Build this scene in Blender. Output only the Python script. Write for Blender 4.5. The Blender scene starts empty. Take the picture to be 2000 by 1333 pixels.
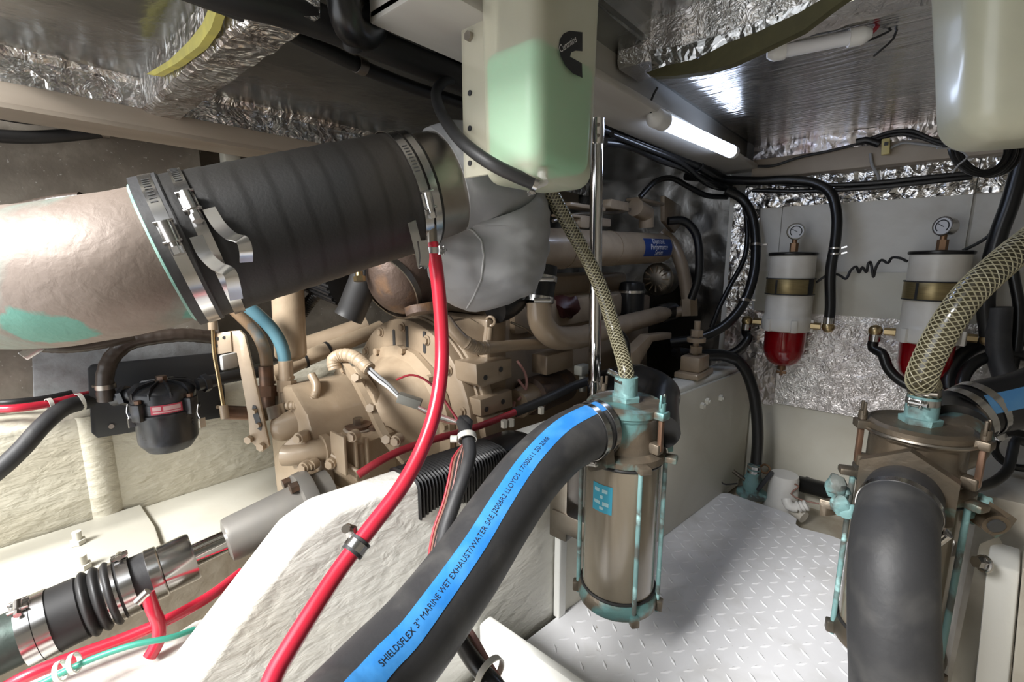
import bpy, bmesh, math, random
from mathutils import Vector as V, Matrix, noise
from mathutils.bvhtree import BVHTree
PI = math.pi
random.seed(7)
scene = bpy.context.scene
COL = scene.collection

# ------------------------------------------------------------------ camera
FPX, CX, CY, CZ = 900.0, 1000.0, 666.5, 0.91
PITCH, YAW = math.radians(9.83), math.radians(41.2)
cam_data = bpy.data.cameras.new('camera')
cam_data.sensor_width = 36.0
cam_data.lens = FPX / 2000.0 * 36.0
cam_data.clip_start = 0.02
cam = bpy.data.objects.new('camera', cam_data)
cam.location = (0, 0, CZ)
cam.rotation_euler = (PI / 2 - PITCH, 0, YAW)
COL.objects.link(cam)
scene.camera = cam

# ------------------------------------------------------------------ world, hatch daylight, exposure
world = bpy.data.worlds.new('overcast_sky')
scene.world = world
world.use_nodes = True
bg = world.node_tree.nodes['Background']
bg.inputs['Color'].default_value = (0.93, 0.96, 1.0, 1)
bg.inputs['Strength'].default_value = 1.4
hl = bpy.data.lights.new('hatch_daylight', 'AREA')
hl.shape = 'RECTANGLE'; hl.size = 1.2; hl.size_y = 0.9
hl.energy = 155; hl.color = (1.0, 0.985, 0.96)
hlo = bpy.data.objects.new('hatch_daylight', hl)
hlo.location = (-0.90, -2.20, 2.60)
hlo.rotation_euler = (V((-0.55, 0.7, 0.3)) - V((-0.90, -2.20, 2.60))).to_track_quat('-Z', 'Y').to_euler()
COL.objects.link(hlo)
scene.view_settings.view_transform = 'Standard'
scene.view_settings.look = 'None'
scene.view_settings.gamma = 1.0
scene.view_settings.exposure = 1.0
scene.view_settings.use_curve_mapping = False

# ------------------------------------------------------------------ measuring: a pixel of the photograph to a point of the room
_f = V((-math.sin(YAW) * math.cos(PITCH), math.cos(YAW) * math.cos(PITCH), -math.sin(PITCH)))
_r = V((math.cos(YAW), math.sin(YAW), 0))
_u = _r.cross(_f)
_C = V((0, 0, CZ))
def ray(x, y): return _f + _r * ((x - CX) / FPX) - _u * ((y - CY) / FPX)
def P(x, y, d): return _C + ray(x, y) * d
def on(x, y, ax, val):
    D = ray(x, y)
    return _C + D * ((val - _C[ax]) / D[ax])
def OX(x, y, v): return on(x, y, 0, v)
def OY(x, y, v): return on(x, y, 1, v)
def OZ(x, y, v): return on(x, y, 2, v)
def PP(*pts): return [P(*p) for p in pts]

# ------------------------------------------------------------------ mesh building
def basis(axis, ref=None):
    a = V(axis).normalized()
    ref = V(ref) if ref is not None else (V((0, 0, 1)) if abs(a.z) < 0.9 else V((1, 0, 0)))
    n = ref - a * ref.dot(a)
    if n.length < 1e-6:
        n = a.orthogonal()
    n.normalize()
    return n, a.cross(n), a            # n, b, axis
def smooth_path(pts, step=0.012, n=None):
    pts = [V(p) for p in pts]
    if len(pts) == 2:
        k = n or max(2, int((pts[1] - pts[0]).length / step))
        return [pts[0].lerp(pts[1], i / k) for i in range(k + 1)]
    q = [pts[0] * 2 - pts[1]] + pts + [pts[-1] * 2 - pts[-2]]
    out = []
    for i in range(1, len(q) - 2):
        p0, p1, p2, p3 = q[i - 1], q[i], q[i + 1], q[i + 2]
        m = max(2, int((p2 - p1).length / step))
        def tj(t, a, b): return t + max((b - a).length, 1e-5) ** 0.5
        t0 = 0.0; t1 = tj(t0, p0, p1); t2 = tj(t1, p1, p2); t3 = tj(t2, p2, p3)
        for j in range(m):
            t = t1 + (t2 - t1) * j / m
            A1 = p0 * ((t1 - t) / (t1 - t0)) + p1 * ((t - t0) / (t1 - t0))
            A2 = p1 * ((t2 - t) / (t2 - t1)) + p2 * ((t - t1) / (t2 - t1))
            A3 = p2 * ((t3 - t) / (t3 - t2)) + p3 * ((t - t2) / (t3 - t2))
            B1 = A1 * ((t2 - t) / (t2 - t0)) + A2 * ((t - t0) / (t2 - t0))
            B2 = A2 * ((t3 - t) / (t3 - t1)) + A3 * ((t - t1) / (t3 - t1))
            out.append(B1 * ((t2 - t) / (t2 - t1)) + B2 * ((t - t1) / (t2 - t1)))
    out.append(pts[-1])
    return out
def frames(path, ref=None):
    """list of (point, tangent, normal, binormal, arclength), rotation-minimising"""
    res = []; s = 0.0; n = None
    for i, p in enumerate(path):
        a = path[max(0, i - 1)]; b = path[min(len(path) - 1, i + 1)]
        t = (b - a)
        t = t.normalized() if t.length > 1e-9 else V((0, 0, 1))
        if n is None: n = basis(t, ref)[0]
        else:
            n = n - t * n.dot(t)
            n = n.normalized() if n.length > 1e-6 else basis(t)[0]
        if i: s += (p - path[i - 1]).length
        res.append((p, t, n, t.cross(n), s))
    return res

class MB:
    def __init__(self): self.v = []; self.f = []
    def add(self, vs, fs):
        o = len(self.v); self.v += [V(x) for x in vs]; self.f += [tuple(i + o for i in f) for f in fs]; return self
    def tube(self, pts, r, seg=12, step=0.012, smooth=True, rf=None, caps=True, ref=None, n=None):
        path = smooth_path(pts, step, n) if smooth else [V(p) for p in pts]
        fr = frames(path, ref); L = max(fr[-1][4], 1e-6); vs = []; fs = []
        for (p, t, nn, b, s) in fr:
            for k in range(seg):
                a = 2 * PI * k / seg
                rr = rf(s, s / L, a) if rf else (r if not isinstance(r, (list, tuple)) else r[0] + (r[1] - r[0]) * s / L)
                vs.append(p + (nn * math.cos(a) + b * math.sin(a)) * rr)
        m = len(fr)
        for i in range(m - 1):
            for k in range(seg):
                k2 = (k + 1) % seg
                fs.append((i * seg + k, i * seg + k2, (i + 1) * seg + k2, (i + 1) * seg + k))
        if caps:
            fs.append(tuple(range(seg - 1, -1, -1))); fs.append(tuple((m - 1) * seg + k for k in range(seg)))
        return self.add(vs, fs)
    def cyl(self, a, b, r, r2=None, seg=20, caps=True):
        return self.tube([a, b], [r, r if r2 is None else r2], seg, smooth=False, caps=caps)
    def lathe(self, base, axis, prof, seg=28, ref=None, caps=True):
        """prof: (radius, height) along axis from base"""
        n, b, a = basis(axis, ref); vs = []; fs = []; base = V(base)
        for (r, h) in prof:
            for k in range(seg):
                t = 2 * PI * k / seg
                vs.append(base + a * h + (n * math.cos(t) + b * math.sin(t)) * max(r, 1e-5))
        for i in range(len(prof) - 1):
            for k in range(seg):
                k2 = (k + 1) % seg
                fs.append((i * seg + k, i * seg + k2, (i + 1) * seg + k2, (i + 1) * seg + k))
        if caps:
            fs.append(tuple(range(seg - 1, -1, -1))); fs.append(tuple((len(prof) - 1) * seg + k for k in range(seg)))
        return self.add(vs, fs)
    def torus(self, c, axis, R, r, seg=36, rs=8, sx=1.0):
        n, b, a = basis(axis); c = V(c); vs = []; fs = []
        for i in range(seg):
            t = 2 * PI * i / seg; d = n * math.cos(t) + b * math.sin(t)
            for k in range(rs):
                q = 2 * PI * k / rs
                vs.append(c + d * (R + r * math.cos(q)) + a * (r * sx * math.sin(q)))
        for i in range(seg):
            for k in range(rs):
                fs.append((i * rs + k, ((i + 1) % seg) * rs + k, ((i + 1) % seg) * rs + (k + 1) % rs, i * rs + (k + 1) % rs))
        return self.add(vs, fs)
    def band(self, c, axis, R, w, t=0.0012, seg=40, a0=0.0, a1=2 * PI, ref=None):
        """flat strap bent round an axis"""
        n, b, a = basis(axis, ref); c = V(c); vs = []; fs = []
        full = abs(a1 - a0 - 2 * PI) < 1e-6; m = seg if full else seg + 1
        for i in range(m):
            q = a0 + (a1 - a0) * i / seg; d = n * math.cos(q) + b * math.sin(q)
            for (rr, h) in ((R, -w / 2), (R + t, -w / 2), (R + t, w / 2), (R, w / 2)):
                vs.append(c + d * rr + a * h)
        for i in range(seg):
            j = (i + 1) % m
            for k in range(4):
                k2 = (k + 1) % 4
                fs.append((i * 4 + k, j * 4 + k, j * 4 + k2, i * 4 + k2))
        if not full:
            fs.append((0, 1, 2, 3)); fs.append(tuple((m - 1) * 4 + k for k in (3, 2, 1, 0)))
        return self.add(vs, fs)
    def box(self, c, size, R=None, bev=0.0, bs=2):
        bm = bmesh.new(); bmesh.ops.create_cube(bm, size=1.0)
        bmesh.ops.scale(bm, vec=V(size), verts=bm.verts)
        if bev > 0:
            bmesh.ops.bevel(bm, geom=list(bm.edges), offset=min(bev, min(size) * 0.49), segments=bs, affect='EDGES', profile=0.5)
        M = Matrix.Translation(V(c)) @ (R.to_4x4() if R is not None else Matrix.Identity(4))
        bmesh.ops.transform(bm, matrix=M, verts=bm.verts)
        return self.take(bm)
    def take(self, bm):
        bm.verts.index_update()
        self.add([v.co.copy() for v in bm.verts], [tuple(v.index for v in f.verts) for f in bm.faces]); bm.free(); return self
    def prism(self, poly, ext, bev=0.0):
        """polygon (3D points, coplanar) pushed along ext"""
        n = len(poly); ext = V(ext)
        bm = bmesh.new()
        a = [bm.verts.new(V(p)) for p in poly]; b = [bm.verts.new(V(p) + ext) for p in poly]
        bm.faces.new(a); bm.faces.new(b[::-1])
        for i in range(n): bm.faces.new((a[i], b[i], b[(i + 1) % n], a[(i + 1) % n]))
        bmesh.ops.recalc_face_normals(bm, faces=bm.faces)
        if bev > 0: bmesh.ops.bevel(bm, geom=list(bm.edges), offset=bev, segments=2, affect='EDGES', profile=0.5)
        return self.take(bm)
    def ball(self, c, r, seg=16, rings=10, sc=(1, 1, 1), R=None):
        vs = []; fs = []; c = V(c)
        for i in range(rings + 1):
            t = PI * i / rings
            for k in range(seg):
                a = 2 * PI * k / seg
                d = V((math.sin(t) * math.cos(a) * sc[0], math.sin(t) * math.sin(a) * sc[1], math.cos(t) * sc[2])) * r
                if R is not None: d = R @ d
                vs.append(c + d)
        for i in range(rings):
            for k in range(seg):
                k2 = (k + 1) % seg
                fs.append((i * seg + k, (i + 1) * seg + k, (i + 1) * seg + k2, i * seg + k2))
        return self.add(vs, fs)
    def hexa(self, a, b, r, ref=None):
        return self.tube([a, b], r, 6, smooth=False, ref=ref)
    def ribbon(self, pts, wdir, w, t=0.0012, step=0.004, smooth=True):
        path = smooth_path(pts, step) if smooth else [V(p) for p in pts]
        fr = frames(path); vs = []; fs = []; wd = V(wdir).normalized()
        for (p, tn, n, b, s) in fr:
            ww = (wd - tn * wd.dot(tn)).normalized(); nn = tn.cross(ww)
            for (x, y) in ((-1, -1), (1, -1), (1, 1), (-1, 1)): vs.append(p + ww * (x * w / 2) + nn * (y * t / 2))
        for i in range(len(fr) - 1):
            for k in range(4):
                k2 = (k + 1) % 4; fs.append((i * 4 + k, i * 4 + k2, (i + 1) * 4 + k2, (i + 1) * 4 + k))
        fs.append((3, 2, 1, 0)); m = (len(fr) - 1) * 4; fs.append((m, m + 1, m + 2, m + 3))
        return self.add(vs, fs)
    def grid(self, o, eu, ev, nu, nv, disp=None, thick=None):
        """sheet with optional displacement disp(u,v)->offset along normal; thick closes it into a slab"""
        o = V(o); eu = V(eu); ev = V(ev); nn = eu.cross(ev).normalized(); vs = []; fs = []
        for j in range(nv + 1):
            for i in range(nu + 1):
                u, v = i / nu, j / nv
                vs.append(o + eu * u + ev * v + nn * (disp(u, v) if disp else 0))
        for j in range(nv):
            for i in range(nu):
                a = j * (nu + 1) + i; fs.append((a, a + 1, a + nu + 2, a + nu + 1))
        if thick:
            k = len(vs); cs = [o, o + eu, o + eu + ev, o + ev]
            ring = [i for i in range(nu + 1)] + [j * (nu + 1) + nu for j in range(1, nv + 1)] + \
                   [nv * (nu + 1) + i for i in range(nu - 1, -1, -1)] + [j * (nu + 1) for j in range(nv - 1, 0, -1)]
            for i in ring: vs.append(vs[i] - nn * thick)
            m = len(ring)
            for i in range(m): fs.append((ring[i], k + i, k + (i + 1) % m, ring[(i + 1) % m]))
            fs.append(tuple(k + i for i in range(m - 1, -1, -1)))
        return self.add(vs, fs)
    def displace(self, amp, scale, start=0, seed=0.0):
        for i in range(start, len(self.v)):
            p = self.v[i]; self.v[i] = p + noise.noise_vector(p * scale + V((seed, seed * 2, 0))) * amp
        return self
    def bvh(self): return BVHTree.FromPolygons(self.v, self.f)

ORIGIN = {}
def mesh_from(mb, name, off, angle=38):
    me = bpy.data.meshes.new(name)
    me.from_pydata([p - off for p in mb.v], [], mb.f)
    bm = bmesh.new(); bm.from_mesh(me); bmesh.ops.recalc_face_normals(bm, faces=bm.faces); bm.to_mesh(me); bm.free()
    me.polygons.foreach_set('use_smooth', [True] * len(me.polygons))
    me.set_sharp_from_angle(angle=math.radians(angle))
    return me
def tag(o, label=None, cat=None, group=None, kind=None):
    if label: o['label'] = label
    if cat: o['category'] = cat
    if group: o['group'] = group
    if kind: o['kind'] = kind
    return o
def obj(name, mb, m, parent=None, label=None, angle=38):
    """one mesh object; a child keeps its root's origin"""
    if parent is not None: off = ORIGIN[parent.name]
    else:
        xs = [p.x for p in mb.v]; ys = [p.y for p in mb.v]; zs = [p.z for p in mb.v]
        off = V(((min(xs) + max(xs)) / 2, (min(ys) + max(ys)) / 2, min(zs)))
    me = mesh_from(mb, name, off, angle)
    me.materials.append(M[m])
    o = bpy.data.objects.new(name, me); COL.objects.link(o)
    if parent is not None: o.parent = parent; o.location = (0, 0, 0)
    else: o.location = off
    ORIGIN[o.name] = off
    if label: o['label'] = label
    return o
def single(name, mb, m, label, cat, group=None, angle=38):
    return tag(obj(name, mb, m, None, None, angle), label, cat, group)
def struct(name, mb, m, label=None, cat=None, parent=None, angle=38):
    o = obj(name, mb, m, parent, label, angle)
    if parent is None: o['kind'] = 'structure'
    if cat: o['category'] = cat
    return o
def thing(name, label, cat, loc, group=None):
    o = bpy.data.objects.new(name, None); o.empty_display_size = 0.03
    COL.objects.link(o); o.location = V(loc); ORIGIN[o.name] = V(loc)
    return tag(o, label, cat, group)
def text_mb(s, size, place, extrude=0.0, align='LEFT', sub=0):
    """lettering as a mesh; place(x, y, z) -> world point"""
    cu = bpy.data.curves.new('lettering', 'FONT'); cu.body = s; cu.size = size; cu.extrude = extrude; cu.align_x = align
    cu.resolution_u = 3
    ob = bpy.data.objects.new('lettering', cu); COL.objects.link(ob)
    bpy.context.view_layer.update()
    me = bpy.data.meshes.new_from_object(ob.evaluated_get(bpy.context.evaluated_depsgraph_get()))
    mb = MB(); mb.add([place(v.co.x, v.co.y, v.co.z) for v in me.vertices], [tuple(p.vertices) for p in me.polygons])
    bpy.data.objects.remove(ob); bpy.data.meshes.remove(me); bpy.data.curves.remove(cu)
    return mb

# ------------------------------------------------------------------ materials
M = {}
def mat(name, col, rough=0.5, metal=0.0, col2=None, ns=8.0, lo=0.4, hi=0.65, bump=0.0, bs=60.0, bd=4.0, dist=0.004,
        stretch=(1, 1, 1), col3=None, ns3=3.0, lo3=0.5, hi3=0.7, coat=0.0, trans=0.0, emit=None, estr=0.0, alpha=None,
        rvar=0.0, btype='noise', sss=0.0):
    m = bpy.data.materials.new(name); m.use_nodes = True; nt = m.node_tree; N = nt.nodes; L = nt.links
    b = N['Principled BSDF']
    b.inputs['Base Color'].default_value = (*col, 1); b.inputs['Roughness'].default_value = rough
    b.inputs['Metallic'].default_value = metal
    if coat: b.inputs['Coat Weight'].default_value = coat; b.inputs['Coat Roughness'].default_value = 0.12
    if trans: b.inputs['Transmission Weight'].default_value = trans
    if emit: b.inputs['Emission Color'].default_value = (*emit, 1); b.inputs['Emission Strength'].default_value = estr
    tc = N.new('ShaderNodeTexCoord'); mp = N.new('ShaderNodeMapping'); mp.inputs['Scale'].default_value = stretch
    L.new(tc.outputs['Object'], mp.inputs['Vector'])
    def nz(scale, detail=4.0, dis=0.0):
        n = N.new('ShaderNodeTexNoise'); n.inputs['Scale'].default_value = scale; n.inputs['Detail'].default_value = detail
        n.inputs['Distortion'].default_value = dis; L.new(mp.outputs['Vector'], n.inputs['Vector']); return n
    cur = None
    def blend(cur, base, c, scale, lo, hi):
        n = nz(scale, 6.0, 0.4); r = N.new('ShaderNodeMapRange'); r.inputs['From Min'].default_value = lo; r.inputs['From Max'].default_value = hi
        L.new(n.outputs['Fac'], r.inputs['Value'])
        mx = N.new('ShaderNodeMix'); mx.data_type = 'RGBA'; L.new(r.outputs['Result'], mx.inputs['Factor'])
        if cur is None: mx.inputs['A'].default_value = (*base, 1)
        else: L.new(cur, mx.inputs['A'])
        mx.inputs['B'].default_value = (*c, 1); return mx.outputs['Result']
    if col2: cur = blend(cur, col, col2, ns, lo, hi)
    if col3: cur = blend(cur, col, col3, ns3, lo3, hi3)
    if cur is not None: L.new(cur, b.inputs['Base Color'])
    if rvar:
        n = nz(ns * 1.7); r = N.new('ShaderNodeMapRange'); r.inputs['To Min'].default_value = max(0.03, rough - rvar); r.inputs['To Max'].default_value = rough + rvar
        L.new(n.outputs['Fac'], r.inputs['Value']); L.new(r.outputs['Result'], b.inputs['Roughness'])
    if bump:
        bp = N.new('ShaderNodeBump'); bp.inputs['Strength'].default_value = bump; bp.inputs['Distance'].default_value = dist
        if btype == 'crumple':
            n = nz(bs * 0.4, 3.0, 1.2)
            vn = N.new('ShaderNodeTexVoronoi'); vn.feature = 'F1'; vn.distance = 'MANHATTAN'; vn.inputs['Scale'].default_value = bs
            ad = N.new('ShaderNodeVectorMath'); ad.operation = 'MULTIPLY_ADD'; ad.inputs[1].default_value = (0.05, 0.05, 0.05)
            L.new(n.outputs['Color'], ad.inputs[0]); L.new(mp.outputs['Vector'], ad.inputs[2]); L.new(ad.outputs[0], vn.inputs['Vector'])
            sm = N.new('ShaderNodeMath'); sm.operation = 'MULTIPLY_ADD'; sm.inputs[1].default_value = 0.6
            L.new(vn.outputs['Distance'], sm.inputs[0]); L.new(n.outputs['Fac'], sm.inputs[2])
            L.new(sm.outputs[0], bp.inputs['Height'])
        else:
            n = nz(bs, bd, 0.3); L.new(n.outputs['Fac'], bp.inputs['Height'])
        L.new(bp.outputs['Normal'], b.inputs['Normal'])
    if alpha is not None:
        tr = N.new('ShaderNodeBsdfTransparent'); mx = N.new('ShaderNodeMixShader'); mx.inputs['Fac'].default_value = alpha
        out = N['Material Output']; L.new(tr.outputs[0], mx.inputs[1]); L.new(b.outputs[0], mx.inputs[2]); L.new(mx.outputs[0], out.inputs['Surface'])
    M[name] = m; return m

mat('cream', (0.60, 0.57, 0.47), 0.36, col2=(0.45, 0.41, 0.31), ns=4.0, lo=0.45, hi=0.75, bump=0.6, bs=34, bd=4, dist=0.010, stretch=(1, 0.7, 1.6))
mat('cream_white', (0.80, 0.79, 0.73), 0.36, col2=(0.66, 0.63, 0.54), ns=3.0, lo=0.5, hi=0.8, bump=0.55, bs=32, bd=5, dist=0.010, stretch=(1, 0.7, 1.5))
mat('cream_smooth', (0.60, 0.58, 0.50), 0.4, col2=(0.47, 0.43, 0.34), ns=4, lo=0.5, hi=0.85, bump=0.12, bs=30, dist=0.004)
mat('white_paint', (0.84, 0.84, 0.80), 0.35, col2=(0.70, 0.67, 0.60), ns=5, lo=0.55, hi=0.85, bump=0.1, bs=60)
mat('bulkhead_paint', (0.70, 0.68, 0.63), 0.42, col2=(0.48, 0.44, 0.38), ns=4, lo=0.5, hi=0.8)
mat('plate_white', (0.80, 0.80, 0.82), 0.33, col2=(0.60, 0.59, 0.58), ns=7, lo=0.5, hi=0.8, col3=(0.35, 0.32, 0.28), ns3=38, lo3=0.72, hi3=0.8)
mat('bilge', (0.36, 0.31, 0.24), 0.6, col2=(0.50, 0.46, 0.38), ns=9, bump=0.3, bs=40)
mat('tan_beam', (0.42, 0.36, 0.29), 0.55, col2=(0.34, 0.28, 0.22), ns=6, stretch=(1, 0.25, 1), bump=0.08, bs=60)
mat('grey_panel', (0.19, 0.165, 0.135), 0.42, col2=(0.27, 0.24, 0.20), ns=14, lo=0.45, hi=0.7, col3=(0.50, 0.48, 0.44), ns3=85, lo3=0.66, hi3=0.72, bump=0.2, bs=50)
mat('grey_board', (0.30, 0.31, 0.32), 0.5, col2=(0.22, 0.22, 0.22), ns=30, bump=0.15, bs=160)
mat('foil', (0.74, 0.73, 0.72), 0.22, 1.0, bump=0.6, bs=34, dist=0.009, btype='crumple', rvar=0.08)
mat('foil_fine', (0.80, 0.78, 0.76), 0.36, 1.0, col2=(0.72, 0.67, 0.65), ns=6, bump=0.55, bs=85, dist=0.004, btype='crumple')
mat('foil_pink', (0.60, 0.56, 0.54), 0.27, 0.9, col2=(0.44, 0.35, 0.33), ns=16, lo=0.5, hi=0.62, bump=0.45, bs=30, dist=0.008, btype='crumple')
mat('foil_tape', (0.74, 0.73, 0.71), 0.22, 0.88, col2=(0.58, 0.53, 0.50), ns=14, lo=0.5, hi=0.6, bump=0.9, bs=40, dist=0.009, btype='crumple')
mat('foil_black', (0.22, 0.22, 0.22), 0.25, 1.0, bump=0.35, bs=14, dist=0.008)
mat('blue_faded', (0.04, 0.13, 0.26), 0.45, col2=(0.06, 0.16, 0.28), ns=20)
mat('foil_dark', (0.53, 0.55, 0.55), 0.22, 1.0, col2=(0.40, 0.415, 0.42), ns=3, bump=0.25, bs=16, dist=0.01, rvar=0.06)
mat('foil_stretch', (0.60, 0.58, 0.56), 0.17, 1.0, bump=0.9, bs=22, dist=0.006, stretch=(0.16, 3.4, 1), rvar=0.06)
mat('yellow_foam', (0.62, 0.55, 0.14), 0.7, col2=(0.48, 0.43, 0.13), ns=20)
mat('olive_foam', (0.085, 0.078, 0.034), 0.8, col2=(0.06, 0.055, 0.025), ns=20)
mat('engine_tan', (0.36, 0.275, 0.19), 0.34, 0.05, col2=(0.26, 0.195, 0.135), ns=9, lo=0.45, hi=0.75, bump=0.12, bs=120, coat=0.25)
mat('gear_tan', (0.44, 0.34, 0.235), 0.38, 0.05, col2=(0.33, 0.245, 0.165), ns=10, lo=0.45, hi=0.75, bump=0.12, bs=120, coat=0.2)
mat('rust', (0.11, 0.075, 0.058), 0.5, 0.4, col2=(0.26, 0.14, 0.065), ns=12, lo=0.58, hi=0.75, bump=0.35, bs=80)
mat('bronze_elbow', (0.22, 0.175, 0.145), 0.5, 0.2, col2=(0.14, 0.105, 0.085), ns=7, lo=0.45, hi=0.68, col3=(0.20, 0.25, 0.215), ns3=6.2, lo3=0.5, hi3=0.62, bump=0.25, bs=70)
mat('maroon', (0.05, 0.012, 0.012), 0.45)
mat('coupling_grey', (0.21, 0.20, 0.185), 0.45, 0.3, col2=(0.24, 0.225, 0.20), ns=12)
def stain(m, spots, col):
    """corrosion spots: (object-space centre, radius)"""
    nt = M[m].node_tree; N = nt.nodes; L = nt.links; b = N['Principled BSDF']
    src = b.inputs['Base Color'].links[0].from_socket
    tc = next(n for n in N if n.type == 'TEX_COORD')
    nz = N.new('ShaderNodeTexNoise'); nz.inputs['Scale'].default_value = 26; nz.inputs['Detail'].default_value = 7; L.new(tc.outputs['Object'], nz.inputs['Vector'])
    for (c, r) in spots:
        d = N.new('ShaderNodeVectorMath'); d.operation = 'DISTANCE'; L.new(tc.outputs['Object'], d.inputs[0]); d.inputs[1].default_value = c
        k = N.new('ShaderNodeMath'); k.operation = 'DIVIDE'; L.new(d.outputs['Value'], k.inputs[0]); k.inputs[1].default_value = r
        a = N.new('ShaderNodeMath'); a.operation = 'MULTIPLY_ADD'; L.new(nz.outputs['Fac'], a.inputs[0]); a.inputs[1].default_value = -1.9; L.new(k.outputs[0], a.inputs[2])
        mr = N.new('ShaderNodeMapRange'); mr.inputs['From Min'].default_value = 0.12; mr.inputs['From Max'].default_value = -0.12; L.new(a.outputs[0], mr.inputs['Value'])
        mx = N.new('ShaderNodeMix'); mx.data_type = 'RGBA'; L.new(mr.outputs['Result'], mx.inputs['Factor']); L.new(src, mx.inputs['A']); mx.inputs['B'].default_value = (*col, 1)
        src = mx.outputs['Result']
    L.new(src, b.inputs['Base Color'])
mat('verdigris', (0.10, 0.26, 0.20), 0.55, col2=(0.22, 0.36, 0.31), ns=25, bump=0.3, bs=90)
mat('rubber', (0.014, 0.014, 0.0145), 0.5, col2=(0.028, 0.027, 0.027), ns=6)
mat('rubber_gloss', (0.008, 0.008, 0.0085), 0.3)
mat('rubber_dusty', (0.032, 0.032, 0.034), 0.55, col2=(0.085, 0.082, 0.078), ns=14, lo=0.5, hi=0.85, bump=0.12, bs=90)
mat('hose_wrap', (0.0125, 0.0122, 0.012), 0.55, col2=(0.032, 0.026, 0.020), ns=3.2, lo=0.45, hi=0.8, bump=0.25, bs=260, dist=0.001)
mat('brown_rubber', (0.04, 0.028, 0.022), 0.32, col2=(0.065, 0.05, 0.04), ns=12)
mat('steel', (0.62, 0.61, 0.60), 0.22, 1.0, rvar=0.08, ns=14)
mat('dull_steel', (0.40, 0.37, 0.33), 0.34, 1.0, rvar=0.08, ns=10, col2=(0.30, 0.26, 0.22))
mat('chrome', (0.62, 0.61, 0.60), 0.08, 1.0)
mat('slot_dark', (0.05, 0.05, 0.05), 0.5)
mat('blanket', (0.34, 0.34, 0.345), 0.5, col2=(0.27, 0.27, 0.28), ns=5, bump=0.15, bs=14, dist=0.012)
mat('thread', (0.42, 0.42, 0.42), 0.7)
mat('tank_plastic', (0.80, 0.76, 0.60), 0.35, col2=(0.74, 0.70, 0.54), ns=4, alpha=0.42)
mat('tank_empty', (0.58, 0.57, 0.44), 0.36, col2=(0.40, 0.40, 0.30), ns=3, coat=0.3)
mat('coolant', (0.22, 0.72, 0.46), 0.4)
mat('beam_grey', (0.50, 0.48, 0.44), 0.45, col2=(0.42, 0.39, 0.35), ns=6, stretch=(1, 0.25, 1))
mat('stern_tube', (0.045, 0.06, 0.052), 0.5, 0.3, col2=(0.15, 0.23, 0.20), ns=9, lo=0.48, hi=0.62, bump=0.2, bs=60)
mat('black_print', (0.012, 0.012, 0.014), 0.5)
mat('white_print', (0.75, 0.75, 0.75), 0.5)
mat('grey_print', (0.30, 0.30, 0.30), 0.5)
mat('red_hose', (0.55, 0.022, 0.05), 0.26, col2=(0.50, 0.02, 0.04), ns=6, coat=0.4)
mat('red_cable', (0.40, 0.03, 0.045), 0.4, col2=(0.25, 0.02, 0.03), ns=10)
mat('blue_stripe', (0.022, 0.20, 0.58), 0.5, col2=(0.05, 0.26, 0.62), ns=20, bump=0.1, bs=90)
mat('blue_hose', (0.085, 0.21, 0.27), 0.5, col2=(0.12, 0.25, 0.30), ns=12)
mat('blue_tan_hose', (0.30, 0.20, 0.12), 0.5, col2=(0.10, 0.20, 0.25), ns=9, lo=0.5, hi=0.6)
mat('bronze_patina', (0.13, 0.11, 0.085), 0.42, 0.55, col2=(0.21, 0.165, 0.12), ns=9, col3=(0.18, 0.36, 0.36), ns3=12, lo3=0.49, hi3=0.60, bump=0.3, bs=60)
mat('bronze_dark', (0.10, 0.088, 0.07), 0.4, 0.6, col2=(0.19, 0.145, 0.10), ns=8, col3=(0.16, 0.33, 0.31), ns3=10, lo3=0.62, hi3=0.72, bump=0.3, bs=60)
mat('patina', (0.17, 0.31, 0.31), 0.6, col2=(0.10, 0.11, 0.10), ns=14, lo=0.47, hi=0.56, col3=(0.36, 0.60, 0.60), ns3=26, lo3=0.6, hi3=0.7, bump=0.4, bs=70)
mat('copper_brown', (0.20, 0.115, 0.075), 0.4, 0.6, col2=(0.12, 0.085, 0.065), ns=20)
mat('strainer_glass', (0.20, 0.165, 0.12), 0.22, 0.15, col2=(0.28, 0.245, 0.19), ns=3, stretch=(1, 1, 0.25), coat=0.6)
mat('sticker_blue', (0.03, 0.40, 0.60), 0.35)
mat('sticker_pale', (0.45, 0.74, 0.82), 0.4)
mat('filter_black', (0.022, 0.023, 0.026), 0.3, col2=(0.06, 0.065, 0.08), ns=18, lo=0.5, hi=0.75, rvar=0.08)
mat('plate_black', (0.028, 0.030, 0.034), 0.34)
mat('label_red', (0.55, 0.06, 0.10), 0.45)
mat('label_pink', (0.70, 0.45, 0.45), 0.5)
mat('filter_white', (0.74, 0.71, 0.65), 0.33, col2=(0.58, 0.54, 0.47), ns=6)
mat('filter_gold', (0.30, 0.235, 0.115), 0.35, 0.7, col2=(0.24, 0.185, 0.09), ns=30, stretch=(1, 1, 12))
mat('red_bowl', (0.34, 0.002, 0.007), 0.12, trans=0.35, coat=0.6)
mat('brass', (0.52, 0.40, 0.22), 0.3, 1.0, rvar=0.06)
mat('brass_dark', (0.24, 0.14, 0.08), 0.4, 0.8)
mat('glass_face', (0.72, 0.72, 0.74), 0.15, coat=0.8)
mat('braid_core', (0.055, 0.046, 0.024), 0.2, col2=(0.03, 0.026, 0.015), ns=10, coat=0.5)
mat('braid_thread', (0.36, 0.33, 0.22), 0.45)
mat('plastic_white', (0.72, 0.71, 0.68), 0.4)
mat('tie_white', (0.70, 0.68, 0.62), 0.45)
mat('lamp_tube', (0.9, 0.9, 0.9), 0.3, emit=(0.62, 0.74, 1.0), estr=8.0)
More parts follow.
